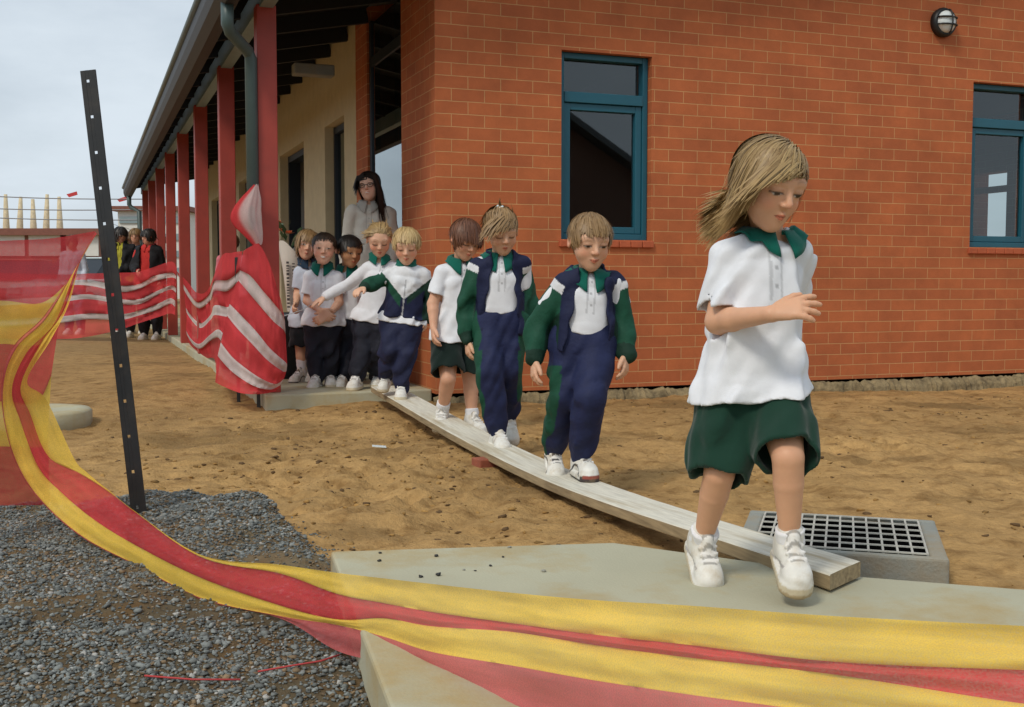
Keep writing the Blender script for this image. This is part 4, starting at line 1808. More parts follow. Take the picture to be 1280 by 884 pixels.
rm = MB()
va_, vza = mirror_pt(1226, 296, 4.4)
vb_, vzb = mirror_pt(1259, 213, 4.4)
rm.box(.3, 8.7, 4.4, 4.5, 0, 3.2)
rm.box(.3, 8.7, .3, 4.4, 2.95, 3.05)
rm.box(.3, 8.7, .3, 4.4, .02, .06)
rm.box(.30, .34, 1.97, 4.4, .06, 2.95)
rm.box(2.9, 2.98, .3, 4.4, .06, 2.95)
rm.build('interior_wall', M['interior'], school)

# ---- verandah side: glazed door, cream wall
mb = MB()
cu = .002
cream = mb
Wn = [(2.87, 3.76, .10, 2.36), (4.90, 6.5, .08, 2.36), (7.4, 8.3, .1, 2.36), (9.2, 10.4, .08, 2.36), (11.4, 12.3, .1, 2.36), (13.2, 14.4, .08, 2.36)]
a = 2.38
for (p, q, zl, zh) in Wn:
    mb.box(cu, .24, a, p, .08, 3.5)
    mb.box(cu, .24, p, q, zh, 3.5)
    a = q
mb.box(cu, .24, a, 15.6, .08, 3.5)
mb.box(.24, 9, 15.36, 15.6, .08, 3.5)
mb.build('cream_wall', M['cream'], school)
# tall window in the cream wall
f = MB()
for (p, q) in ((2.87, 3.76), (7.4, 8.3), (11.4, 12.3)):
    f = MB()
    f.box(.09, .16, p + .004, p + .06, .10, 2.356)
    f.box(.09, .16, q - .06, q - .004, .10, 2.356)
    f.box(.092, .158, p + .06, q - .06, .10, .16)
    f.box(.092, .158, p + .06, q - .06, 2.29, 2.35)
    fo = f.build('window', M['dark_frame'], school)
    MB().box(.12, .126, p + .055, q - .055, .155, 2.295).build('pane', M['doorglass'], fo)
# glazed entry door beside the brick return
f = MB()
f.box(.02, .10, .878, .92, .08, 3.0)
f.box(.02, .10, 1.90, 1.956, .08, 3.0)
f.box(.022, .098, .92, 1.90, 2.62, 2.70)
f.box(.022, .098, .92, 1.90, .08, .20)
fo = f.build('glazed_door', M['dark_frame'], school)
MB().box(.034, .041, .915, 1.905, .195, 2.98).build('pane', M['doorglass'], fo)
# doorways with a timber door standing open
for (p, q) in ((4.90, 6.5), (9.2, 10.4), (13.2, 14.4)):
    f = MB()
    f.box(.10, .24, p + .003, p + .07, .08, 2.355)
    f.box(.10, .24, q - .07, q - .003, .08, 2.355)
    f.box(.102, .238, p + .07, q - .07, 2.28, 2.35)
    fo = f.build('doorway', M['dark_frame'], school)
    MB().box(.9, .95, p - .5, q + .8, .08, 3.0).build('doorway_lining', M['interior'], fo)
f = MB()                                     # the leaf, opened inwards, glazed
x0d, x1d, yd = -.02, .82, 5.72
f.box(.16, .24, yd, yd + .05, .09, 2.02)
f.box(.78, .88, yd, yd + .05, .09, 2.02)
f.box(.24, .78, yd + .001, yd + .049, 1.90, 2.019)
f.box(.24, .78, yd + .001, yd + .049, .091, .9)
lf_ = f.build('door', M['timber'], school)
MB().box(.235, .785, yd + .02, yd + .026, .895, 1.905).build('pane', M['doorglass'], lf_)
# verandah floor
vf = MB().box(-1.15, 0.0, .10, 17.2, -.06, .08, .012)
vo = vf.build('verandah_floor', M['concrete'], None)
vo.location = tuple(BC)
vo.rotation_euler = (0, 0, TH)
tag(vo, 'concrete verandah floor where the children queue', None, None, 'structure')

# posts, beam, roof
PV = [.30 + 2.25 * k for k in range(8)]
PU = -1.09
for i, v in enumerate(PV):
    p = MB().box(PU - .065, PU + .065, v - .065, v + .065, .08, 2.66, .006).build('verandah_post', M['post'], school)
mb = MB().box(PU - .045, PU + .045, -.30, 17.0, 2.64, 2.80)
mb.build('beam', M['grey_metal'], school)
RS = math.tan(R_(11))
zr = lambda u: 2.70 + (u + 1.52) * RS
rf = MB()
P4 = []
poly = [(-1.42, zr(-1.42)), (4.5, zr(4.5)), (10.5, zr(4.5) - 6 * RS), (10.5, zr(4.5) - 6 * RS + .06), (4.5, zr(4.5) + .06), (-1.42, zr(-1.42) + .06)]
V = [(u, v, z + .13) for v in (-.42, 17.2) for u, z in poly]
F = [[5, 4, 3, 2, 1, 0], [6, 7, 8, 9, 10, 11]] + [[i, (i + 1) % 6, 6 + (i + 1) % 6, 6 + i] for i in range(6)]
ro = new_mesh('roof', V, F, M['roof'], school)
soff = MB()
V = [(u, v, zr(u) + dz + .118) for v in (-.40, 17.15) for u, dz in ((-1.38, 0), (0.0, 0), (0.0, .01), (-1.38, .01))]
soff.add(V, [[3, 2, 1, 0], [4, 5, 6, 7], [0, 1, 5, 4], [1, 2, 6, 5], [2, 3, 7, 6], [3, 0, 4, 7]])
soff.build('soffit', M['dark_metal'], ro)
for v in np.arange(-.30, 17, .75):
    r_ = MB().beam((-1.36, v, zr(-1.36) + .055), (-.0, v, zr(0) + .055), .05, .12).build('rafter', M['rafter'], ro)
# gutter: a folded trough
gp = [(-1.50, 2.62), (-1.50, 2.83), (-1.515, 2.83), (-1.515, 2.80), (-1.62, 2.80), (-1.635, 2.825), (-1.65, 2.825), (-1.65, 2.72), (-1.63, 2.66), (-1.58, 2.61)]
gp = [(a + .18, b - .055) for a, b in gp]
V = [(a, v, b) for v in (-.40, 17.15) for a, b in gp]
m_ = len(gp)
F = [[i, (i + 1) % m_, m_ + (i + 1) % m_, m_ + i] for i in range(m_)] + [list(range(m_))[::-1], list(range(m_, 2 * m_))]
gut = new_mesh('gutter', V, F, M['fascia'], ro)
MB().tube([(-1.474, -.41, 2.775), (-1.474, 17.16, 2.775)], .028, 8).build('lip', M['gutter'], gut, True)
dpm = MB().tube([(-1.38, -.08, 2.58), (-1.38, -.08, 2.44), (-1.36, -.05, 2.40), (-1.22, .21, 2.345), (-1.195, .235, 2.30), (-1.195, .235, .10)], .04, 12)
dpm.build('downpipe', M['pipe'], school, True)
dpm = MB().tube([(-1.38, 16.6, 2.58), (-1.38, 16.6, 2.40), (-1.34, 16.6, 2.34), (-1.2, 16.4, 2.25), (-1.19, 16.3, .1)], .045, 10)
dpm.build('downpipe', M['pipe'], school, True)
# ceiling batten light
l0 = at_depth(368, 84, 9.2)
q = l0 - BC
lu, lv = float(q @ BW), float(q @ BV)
vl = MB().box(lu, lu + .33, lv, lv + .14, float(l0[2]) - .05, float(l0[2]) + .04, .01).build('verandah_light', M['concrete_grey'], school)

# ---- bulkhead lamp on the brick
lu, lz = wall_hit(1177, 29)
lamp = empty('wall_lamp', loc_uv(lu, 0, lz), TH)
tag(lamp, 'round black bulkhead lamp with a caged white lens high on the brick wall', 'lamp')
Mx = Matrix.Rotation(math.pi / 2, 4, 'X')
MB().lathe([(.115, 0), (.118, .03), (.105, .055), (.092, .06), (.088, .045)], n=32, M=Mx).build('housing', M['picket'], lamp, True)
M['lens'] = mat('milky_lens', (.72, .78, .78), .25)
MB().lathe([(.09, .04), (.088, .062), (.07, .085), (.04, .098), (.0005, .102)], n=32, M=Mx).build('lens', M['lens'], lamp, True)
g = MB()
for o in (-.028, .030):
    g.tube([(x, -.055 - .058 * math.sqrt(max(0, 1 - (x / .10) ** 2 - (o / .12) ** 2)), o) for x in np.linspace(-.095, .095, 15)], .007, 6)
g.tube([(.012 + 0 * x, -.055 - .060 * math.sqrt(max(0, 1 - (x / .10) ** 2)), x) for x in np.linspace(-.095, .095, 15)], .007, 6)
g.build('guard', M['picket'], lamp, True)

# ---- building opposite (only ever seen mirrored in the windows)
opp = empty('hall_building', BC, TH)
tag(opp, 'dark gabled hall across the yard, mirrored in the left brick wall window', 'building')


D_ = 20.0
ra, rb = mirror_pt(705, 150, D_), mirror_pt(796, 216, D_)
sl_ = (rb[1] - ra[1]) / (rb[0] - ra[0])
ux = ra[0] - 2.2
zx = ra[1] - sl_ * 2.2
ue = ux + (zx - 3.2) / -sl_ if sl_ < 0 else ux + 5
poly = [(2 * ux - ue, 0), (ue, 0), (ue, 3.2), (ux, zx), (2 * ux - ue, 3.2)]
V = [(u, -v, z) for v in (D_, D_ + 14) for u, z in poly]
F = [[0, 1, 2, 3, 4], [9, 8, 7, 6, 5]] + [[(i + 1) % 5, i, 5 + i, 5 + (i + 1) % 5] for i in range(5)]
M['darkwall'] = mat('dark_brick', (.26, .14, .10), .9, noise=.2)
new_mesh('wall', V, F, M['darkwall'], opp)
e_ = .35
V = []
for v in (D_ - .5, D_ + 14.5):
    V += [(2 * ux - ue - e_, -v, 3.2 + sl_ * e_ + .02), (ux, -v, zx + .02), (ue + e_, -v, 3.2 + sl_ * e_ + .02), (ue + e_, -v, 3.2 + sl_ * e_ + .2), (ux, -v, zx + .2), (2 * ux - ue - e_, -v, 3.2 + sl_ * e_ + .2)]
F = [[0, 1, 4, 5], [1, 2, 3, 4], [6, 11, 10, 7], [7, 10, 9, 8], [0, 6, 7, 1], [1, 7, 8, 2], [5, 4, 10, 11], [4, 3, 9, 10], [0, 5, 11, 6], [2, 8, 9, 3]]
new_mesh('roof', V, F, M['roof'], opp)

# ================================================================== plank, brick bit, drain
dl = n_(np.append(PL_B - PL_A, 0))
pw = np.array([-dl[1], dl[0], 0])
if pw[0] < 0: pw = -pw
PWID, PTH = .185, .038
V, F = [], []
nt_, nw = 120, 7
for i in range(nt_):
    t = i / (nt_ - 1)
    b = PL_A + (PL_B - PL_A) * t
    zt = plank_top(t) - .0
    for (wv_, hz) in ((0.002, -PTH), (0, -PTH + .003), (0, -.003), (.003, 0), (PWID * .25, .0004), (PWID * .5, .0008), (PWID * .75, .0004), (PWID - .003, 0), (PWID, -.003), (PWID, -PTH + .003), (PWID - .002, -PTH)):
        j = .0018 * N1(np.array(t * 40.), np.array(wv_ * 60.))
        ws = np.interp(t, [0, .7, 1], [1, 1, .80])
        p = np.array([b[0], b[1], zt + hz]) + pw * (wv_ * ws + j) - dl * .085 * (wv_ / PWID) * float(smooth(.9, 1, t))
        V.append(p)
k = 11
# smooth the sag
Va = np.array(V).reshape(nt_, k, 3)
zz = Va[:, 3, 2].copy()
zs = np.convolve(np.pad(zz, 9, mode='reflect', reflect_type='odd'), np.ones(19) / 19, 'valid')
Va[:, :, 2] += (zs - zz)[:, None]
PLANK_Z = zs
V = Va.reshape(-1, 3)
for i in range(nt_ - 1):
    for j in range(k):
        F.append([i * k + j, i * k + (j + 1) % k, (i + 1) * k + (j + 1) % k, (i + 1) * k + j])
F.append(list(range(k))[::-1])
F.append([(nt_ - 1) * k + j for j in range(k)])
# plank in its own axis so that the grain runs along it
org = np.array([PL_A[0], PL_A[1], 0])
Rl = np.stack([dl, pw, np.array([0, 0, 1])], 1)
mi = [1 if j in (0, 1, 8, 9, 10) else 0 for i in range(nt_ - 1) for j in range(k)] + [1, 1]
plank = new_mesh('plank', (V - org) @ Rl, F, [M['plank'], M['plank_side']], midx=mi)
plank.matrix_world = Matrix(((Rl[0, 0], Rl[0, 1], 0, org[0]), (Rl[1, 0], Rl[1, 1], 0, org[1]), (0, 0, 1, 0), (0, 0, 0, 1)))
tag(plank, 'long weathered timber plank bridging the sand as a walkway', 'plank')


def on_plank(px, py):
    """point of the plank top seen at a pixel"""
    z = .05
    for _ in range(12):
        p = at_z(px, py, z)
        t = np.clip((p[:2] - PL_A) @ (PL_B - PL_A) / ((PL_B - PL_A) @ (PL_B - PL_A)), 0, 1)
        z = float(np.interp(t, np.linspace(0, 1, nt_), PLANK_Z))
    return at_z(px, py, z)


bp = at_z(604, 578, .0)
brk = MB().box(-.055, .055, -.03, .06, -.045, .004, .006).build('brick_bat', mat('dull_brick', (.30, .085, .045), .85, noise=.25, nscale=25, bump=.2))
brk.location = (bp[0] + .02, bp[1] + .02, .012)
brk.rotation_euler = (0, 0, .5)
tag(brk, 'broken red brick wedged under the middle of the plank', 'brick')
bp = at_z(474, 564, -.02)
pa = MB().box(-.035, .035, -.018, .018, 0, .006, .002).build('paper_scrap', M['lens'])
pa.location = (bp[0], bp[1], float(ground_z(bp[0], bp[1])) + .004)
pa.rotation_euler = (.05, .1, .2)
tag(pa, 'white scrap of paper lying on the sand', 'litter')

# drain pit with grate
GZT = .060
c00, c10, c11 = at_z(932, 637, GZT), at_z(1163, 650, GZT), at_z(1194, 700, GZT)
ex_ = (c10 - c00)
c01 = c00 + (c11 - c10)
rt = np.array([c00, c10, c11, c01])
cen = rt.mean(0)
Wd = np.linalg.norm(c10 - c00)
Dd = np.linalg.norm(c11 - c10)
drain = empty('storm_drain', (cen[0], cen[1], 0), math.atan2(ex_[1], ex_[0]))
tag(drain, 'square concrete drain pit with a steel grate beside the plank end', 'drain')
fb = .05
ff = .032
a, b = Wd / 2, Dd / 2
mb = MB()
mb.box(-a, a, -b, -b + ff, -.14, GZT, .008)
mb.box(-a, a, b - ff, b, -.14, GZT, .008)
mb.box(-a, -a + fb, -b + ff - .004, b - ff + .004, -.14, GZT - .002, .008)
mb.box(a - fb, a, -b + ff - .004, b - ff + .004, -.14, GZT - .002, .008)
mb.build('surround', M['concrete_grey'], drain)
MB().box(-a + fb * .9, a - fb * .9, -b + ff * .9, b - ff * .9, -.12, .006).build('pit_shade_floor', M['black'], drain)  # shallow block coloured black, standing in for the dark depth under the grate
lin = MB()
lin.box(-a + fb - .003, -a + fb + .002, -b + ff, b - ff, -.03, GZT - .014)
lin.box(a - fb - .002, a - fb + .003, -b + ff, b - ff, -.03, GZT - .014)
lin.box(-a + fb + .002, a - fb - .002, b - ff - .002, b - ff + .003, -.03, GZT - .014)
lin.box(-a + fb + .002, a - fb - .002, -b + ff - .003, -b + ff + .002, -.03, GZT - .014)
lin.build('pit_shade_liner', M['black'], drain)  # thin black sheets inside the rim, deep-pit shade put into the colour
g = MB()
ia, ib = a - fb - .004, b - ff - .004
nx, ny = 13, 7
for i in range(nx):
    x = -ia + 2 * ia * i / (nx - 1)
    g.box(x - .003, x + .003, -ib, ib, GZT - .003, GZT + .002)
for j in range(ny):
    y = -ib + 2 * ib * j / (ny - 1)
    g.box(-ia, ia, y - .004, y + .004, GZT + .001, GZT + .005)
g.build('grate', M['steel'], drain)

# round manhole on the far left
mc = at_z(38, 512, .06)
mh = MB().lathe([(.35, -.08), (.35, .045), (.335, .06), (.27, .062), (.26, .056), (.0005, .056)], n=48).build('manhole_cover', M['concrete'], None, True)
mh.location = (mc[0], mc[1], 0)
tag(mh, 'round concrete manhole cap on the sand behind the netting', 'manhole')

# pebbles on the slab
for (px, py) in ((475, 692), (474, 702), (545, 696), (580, 713), (594, 714), (629, 697), (637, 685), (613, 708), (680, 715), (526, 722), (548, 720)):
    p = at_z(px, py, SLAB_Z)
    r = random.uniform(.004, .009)
    v = ico_v * np.array([1, .8, .6]) * r * (1 + .2 * RNG.normal(size=(12, 1)))
    o = new_mesh('pebble', v, ico_f, M['picket'] if random.random() < .5 else M['concrete_grey'])
    o.location = (p[0], p[1], SLAB_Z + r * .4)
    tag(o, 'tiny dark pebble on the near concrete slab', 'pebble', 'pebbles on the concrete slab')

# star picket: Y-section post, holes down one flange
pb, ptp = at_z(175, 652, .03), at_depth(110, 88, 3.75)
ax_ = n_(ptp - pb)
Lp = float(np.linalg.norm(ptp - pb))
pk = bpy.data.objects.new('star_picket', None)
COL.objects.link(pk)
xx = n_(np.cross(np.array([0, 1, 0]), ax_))
yy = np.cross(ax_, xx)
if xx[0] < 0: xx, yy = -xx, -yy
pk.matrix_world = Matrix(((xx[0], yy[0], ax_[0], pb[0]), (xx[1], yy[1], ax_[1], pb[1]), (xx[2], yy[2], ax_[2], pb[2]), (0, 0, 0, 1)))
tag(pk, 'black steel star picket with punched holes leaning in the gravel', 'picket')
mb = MB()
hw_ = .0255
hs = [Lp - (.035 + .118 * i) for i in range(13)]
hs = [h for h in hs if h > .02]
hx, hr = -.004, .0052
zc = -.25
edges = [zc]
for h in sorted(hs):
    mb.box(hx - hr, hx + hr, -.003, .003, edges[-1], h - hr)
    edges.append(h + hr)
mb.box(hx - hr, hx + hr, -.003, .003, edges[-1], Lp)
mb.box(-hw_, hx - hr, -.0035, .0035, zc, Lp, .001)
mb.box(hx + hr, hw_, -.0035, .0035, zc, Lp, .001)
mb.box(hx + hr + .003, hx + hr + .010, .003, .034, zc, Lp - .002, .001)
mb.build('flange', M['picket'], pk)
# two short stakes at the verandah corner
for (px, dep, lab) in ((298, 7.85, 'short black stake at the left of the striped netting'), (323, 7.5, 'short black stake at the foot of the red post')):
    p = at_depth(px, 480, dep)
    st = MB()
    st.box(-.012, .012, -.003, .003, -.1, 1.0, .001)
    st.box(-.003, .003, .002, .024, -.1, .998, .001)
    o = st.build('steel_stake', M['picket'])
    o.location = (p[0], p[1], 0)
    tag(o, lab, 'stake')

# ================================================================== netting
RED, YEL, PINK, NWH = np.array((.72, .075, .085)), np.array((.95, .66, .11)), np.array((.66, .09, .10)), np.array((.76, .66, .64))


def net(name, stations, bands, sub=12, across=6, label=None, matl='net', wob=.012, seed=1, thick=.0, parent=None, cat='netting', closed=False, gather=0):
    """stations: list of (list of (px,py,depth)) - boundaries across; bands: colours between boundaries"""
    A = np.array([[at_depth(*b) for b in s] for s in stations])          # S, B, 3
    S, B, _ = A.shape
    # Catmull-Rom along the length
    T = np.linspace(0, S - 1, (S - 1) * sub + 1)
    i = np.minimum(np.floor(T).astype(int), S - 2)
    f = (T - i)[:, None, None]
    g = lambda k: A[np.clip(k, 0, S - 1)]
    p0, p1, p2, p3 = g(i - 1), g(i), g(i + 1), g(i + 2)
    C = .5 * (2 * p1 + (p2 - p0) * f + (2 * p0 - 5 * p1 + 4 * p2 - p3) * f ** 2 + (3 * p1 - p0 - 3 * p2 + p3) * f ** 3)
    rows, cols_ = [], []
    for b in range(B - 1):
        for j in range(across):
            s = j / across
            rows.append(C[:, b] * (1 - s) + C[:, b + 1] * s)
            cols_.append(np.asarray(bands[b]))
        rows.append(C[:, b + 1] * 1.0)
        cols_.append(np.asarray(bands[b]))
    G = np.stack(rows, 1)                                                # n, m, 3
    n, m = G.shape[:2]
    # small folds pushing towards and away from the viewer
    ln = np.linspace(0, (S - 1), n)[:, None]
    ac = np.linspace(0, B - 1, m)[None]
    wv_ = N1.fbm(ln * 1.3 + seed, ac * 3.1 + seed, 4) + .6 * N2.fbm(ln * 4 + seed, ac * 2.2, 3) + gather * np.sin(ac * 7 + 2 * N1.fbm(ln * .8, ac * .5, 2))
    cam_dir = G - np.array([0, 0, HC])
    cam_dir /= np.linalg.norm(cam_dir, axis=2, keepdims=True)
    amp = wob * np.minimum(1, np.linalg.norm(G[:, -1] - G[:, 0], axis=1) / .25)[:, None]
    G = G + cam_dir * (wv_ * amp)[..., None]
    V = G.reshape(-1, 3)
    ii = np.arange(n * m).reshape(n, m)
    F = np.stack([ii[:-1, :-1], ii[1:, :-1], ii[1:, 1:], ii[:-1, 1:]], -1)
    keepc = np.ones(m - 1, bool)
    for b in range(1, B - 1):
        keepc[b * (across + 1) - 1] = True
    F = F[:, keepc].reshape(-1, 4)
    cc = np.tile(np.array(cols_)[None], (n, 1, 1)).reshape(-1, 3)
    # worn, dusty streaks in the dye
    st = N2.fbm(ln * 2, ac * 14, 3)[..., None].reshape(-1, 1)
    cc = cc * (1 + .16 * st)
    o = new_mesh(name, V, F, M[matl], parent, True, cc)
    if label: tag(o, label, cat)
    return o


M['net_mid'] = net_mat('mid_netting', 0.2)
# near ribbon: from the picket, sagging left, then sweeping right across the foreground
dk = lambda x: float(np.interp(x, [-20, 20, 60, 110, 170, 250, 350, 420, 540, 640, 860, 1040, 1290], [3.5, 3.5, 3.5, 3.45, 3.2, 2.86, 2.6, 2.42, 2.15, 1.95, 1.62, 1.48, 1.34]))
ST = []
for pts in ([(119, 290, 3.72)] * 2 + [(121, 292, 3.72)] * 3,
            [(101, 325, 3.62)] * 2 + [(96, 334, 3.6), (92, 340, 3.6), (92, 340, 3.6)],
            [(86, 380, 3.55), (80, 388, 3.55), (68, 404, 3.52), (58, 398, 3.5), (54, 396, 3.5)],
            [(64, 424, 3.5), (52, 428, 3.5), (34, 440, 3.48), (20, 436, 3.46), (16, 434, 3.46)],
            [(34, 476, 3.52), (26, 482, 3.5), (15, 486, 3.48), (4, 484, 3.46), (2, 484, 3.46)],
            [(58, 500, 3.56), (38, 518, 3.54), (26, 528, 3.5), (9, 540, 3.46), (8, 541, 3.46)],
            [(92, 572, 3.5), (60, 570, 3.5), (48, 584, 3.48), (28, 592, 3.45), (27, 593, 3.45)],
            [(108, 590, 3.46), (100, 592, 3.46), (77, 616, 3.45), (60, 634, 3.42), (59, 635, 3.42)],
            [(136, 613, 3.34), (135, 614, 3.34), (118, 650, 3.34), (107, 673, 3.32), (106, 674, 3.32)]):
    ST.append(pts)
for x, bs in ((170, (640, 641, 682, 706, 707)), (250, (693, 696, 722, 747, 749)), (350, (706, 717, 757, 770, 773)), (420, (716, 742, 774, 781, 813)), (480, (723, 754, 773, 796, 829)),
              (540, (730, 765, 783, 815, 849)), (640, (741, 779, 790, 832, 880)), (740, (750, 793, 806, 850, 915)), (860, (757, 806, 822, 868, 945)),
              (1040, (770, 827, 843, 893, 1000)), (1290, (783, 838, 881, 935, 1060)), (1440, (790, 842, 890, 950, 1090))):
    d = dk(x)
    ST.append([(x, y, d - .0003 * (y - bs[0])) for y in bs])
RED2 = RED
net('barrier_netting', ST, [YEL, RED2, YEL, np.array((.66, .16, .16))], 14, 10, 'yellow and red safety netting twisted into a ribbon across the foreground', wob=.016, seed=3, gather=.5)
# hanging sheet left of the picket
SH = []
for (t, dep, xs_) in ((0, 3.1, (-160,) * 6), (1, 3.3, (-70,) * 6), (2, 3.42, (5, 4, 2, 2, 2, 2)), (3, 3.58, (64, 54, 52, 46, 52, 56)), (4, 3.68, (119, 92, 74, 64, 60, 62))):
    top_ = (310, 306, 301, 296, 289)[t]
    ys = ((top_, 372, 430, 502, 558, 634), (top_, 374, 430, 502, 558, 633), (top_, 376, 430, 502, 558, 632), (top_ + 2, 378, 430, 502, 558, 631), (top_, 345, 402, 470, 540, 628))[t]
    SH.append([(x, y, dep + .02 * k) for k, (x, y) in enumerate(zip(xs_, ys))])
net('barrier_netting', SH, [RED, YEL, RED * .95, YEL, RED * .9], 14, 6, 'red and yellow safety netting hanging in a sheet left of the picket', 'net_mid', wob=.02, seed=9, gather=.5)
# red-white netting around the verandah corner
SA = []
for k_, pts in enumerate((
        [(219, 337), (224, 347), (226, 353), (227, 374), (228, 380), (228, 402), (229, 407), (231, 416)],
        [(234, 352), (233, 361), (233, 368), (236, 391), (237, 397), (236, 420), (237, 425), (240, 436)],
        [(246, 366), (246, 378), (247, 385), (250, 404), (250, 410), (248, 430), (249, 436), (254, 447)],
        [(260, 362), (261, 369), (262, 377), (263, 394), (263, 400), (262, 419), (263, 426), (267, 448)],
        [(276, 322), (268, 352), (268, 364), (268, 382), (268, 394), (272, 412), (272, 422), (270, 462)],
        [(290, 316), (285, 350), (284, 364), (284, 384), (283, 396), (279, 418), (277, 430), (272, 474)],
        [(303, 314), (300, 338), (298, 351), (287, 380), (284, 394), (276, 426), (273, 444), (270, 478)])):
    dep = (15.0, 13.2, 11.6, 10.2, 8.9, 8.2, 7.66)[k_]
    SA.append([(x, y, dep) for x, y in pts])
RW = [RED, NWH, RED, NWH, RED, NWH, RED]
net('striped_netting', SA, RW, 12, 3, 'red and white striped netting swagged along the verandah posts', wob=.035, seed=5, gather=.5)
SB = []
for k_, pts in enumerate((
        [(304, 314), (300, 338), (298, 351), (287, 380), (284, 395), (276, 428), (272, 445), (269, 478)],
        [(312, 309), (313, 345), (311, 366), (300, 393), (296, 410), (290, 446), (287, 462), (281, 484)],
        [(324, 306), (329, 364), (327, 385), (320, 414), (315, 430), (308, 461), (304, 475), (299, 491)],
        [(337, 330), (343, 380), (342, 402), (338, 436), (334, 450), (326, 473), (321, 484), (315, 493)],
        [(347, 362), (353, 393), (354, 412), (356, 452), (353, 464), (344, 480), (338, 487), (332, 492)],
        [(351, 374), (356, 400), (357, 418), (359, 456), (358, 464), (355, 474), (350, 482), (345, 489)])):
    dep = (7.62, 7.45, 7.32, 7.28, 7.32, 7.42)[k_]
    SB.append([(x, y, dep) for x, y in pts])
net('striped_netting', SB, RW, 12, 4, 'red and white striped netting wrapped round the front red post', wob=.025, seed=8, gather=.5)
SCn = []
for k_, (pts, dep) in enumerate(zip((
        [(-30, 340), (-30, 352), (-30, 362), (-30, 376), (-30, 384), (-30, 402), (-30, 410), (-30, 424)],
        [(70, 343), (70, 351), (70, 357), (70, 371), (70, 378), (70, 396), (70, 404), (70, 424)],
        [(110, 342), (110, 350), (110, 357), (110, 368), (110, 374), (110, 392), (110, 399), (110, 421)],
        [(150, 341), (150, 357), (150, 365), (150, 374), (150, 380), (150, 393), (150, 400), (150, 412)],
        [(172, 340), (174, 355), (174, 361), (174, 374), (175, 380), (175, 388), (175, 394), (174, 404)],
        [(192, 334), (193, 345), (193, 352), (196, 364), (196, 369), (195, 381), (195, 388), (196, 397)],
        [(214, 327), (214, 341), (213, 347), (213, 357), (213, 362), (212, 373), (212, 380), (212, 392)],
        [(221, 334), (220, 345), (220, 349), (220, 360), (220, 366), (219, 376), (219, 384), (219, 394)]), (17, 16.2, 15.9, 15.6, 15.4, 15.3, 15.2, 15.1))):
    SCn.append([(x, y, dep) for x, y in pts])
net('striped_netting', SCn, RW, 8, 3, 'far red and white striped netting in front of the standing adults', 'net_thin', wob=.06, seed=12)
# knotted bunch above the tie
V, F, cc = [], [], []
prof = [(322, 307, 5), (318, 297, 10), (309, 284, 17), (306, 270, 19), (309, 258, 16), (314, 248, 12), (318, 238, 6), (321, 230, 2)]
n = 48
prof = np.array(prof, float)
prof = [tuple(np.interp(t, range(len(prof)), prof[:, q]) for q in range(3)) for t in np.linspace(0, len(prof) - 1, 29)]
prof = [tuple(np.mean([prof[min(max(i + k, 0), 28)][q] for k in (-2, -1, 0, 1, 2)]) for q in range(3)) for i in range(29)]
for i, (px, py, rp) in enumerate(prof):
    c = at_depth(px, py, 7.42)
    for k in range(n):
        a = 2 * math.pi * k / n
        rr = rp / FPX * 7.42 * (1 + .07 * math.sin(5 * a + i * .12) + .05 * math.sin(11 * a + i * .2))
        V.append(c + np.array([math.cos(a) * rr, math.sin(a) * rr * .7, .006 * math.sin(4 * a + i * .25)]))
        sw = float(smooth(.0, .5, math.cos(a + .3 + .02 * i)))
        cc.append(NWH * .95 * sw + RED * (1 - sw))
for i in range(len(prof) - 1):
    for k in range(n):
        F.append([i * n + k, i * n + (k + 1) % n, (i + 1) * n + (k + 1) % n, (i + 1) * n + k])
kn = new_mesh('netting_bunch', V, F, M['net_thin'], None, True, np.array(cc))
tag(kn, 'pink bunch of netting knotted to the post above the striped wrap', 'netting')
# stray red threads on the gravel
for (pts, lab) in (([(322, 812), (360, 810), (400, 806), (424, 800)], 'loose red netting thread on the gravel nearer the ribbon'), ([(180, 824), (240, 822), (300, 823)], 'loose faded red thread on the gravel at the left')):
    P = [at_z(x, y, .045) for x, y in pts]
    P = [np.array([p[0], p[1], float(ground_z(p[0], p[1])) + .012]) for p in P]
    o = MB().tube(P, .0022, 5).build('netting_thread', mat('red_thread', (.45, .05, .05), .8), None, True)
    tag(o, lab, 'thread')

# ================================================================== far background
def far_box(name, px0, px1, ytop, d, ybot, depth, m, label, cat='building', extra=None):
    a, b = at_depth(px0, ytop, d), at_depth(px1, ytop, d)
    zt = a[2]
    t = empty(name, ((a[0] + b[0]) / 2, d, 0))
    tag(t, label, cat)
    hw = (b[0] - a[0]) / 2
    MB().box(-hw, hw, 0, depth, -.3, zt - .25).build('wall', m, t)
    MB().box(-hw - .3, hw + .3, -.3, depth + .3, zt - .25, zt).build('roof', M['roofbrown'], t)
    return t, hw, zt


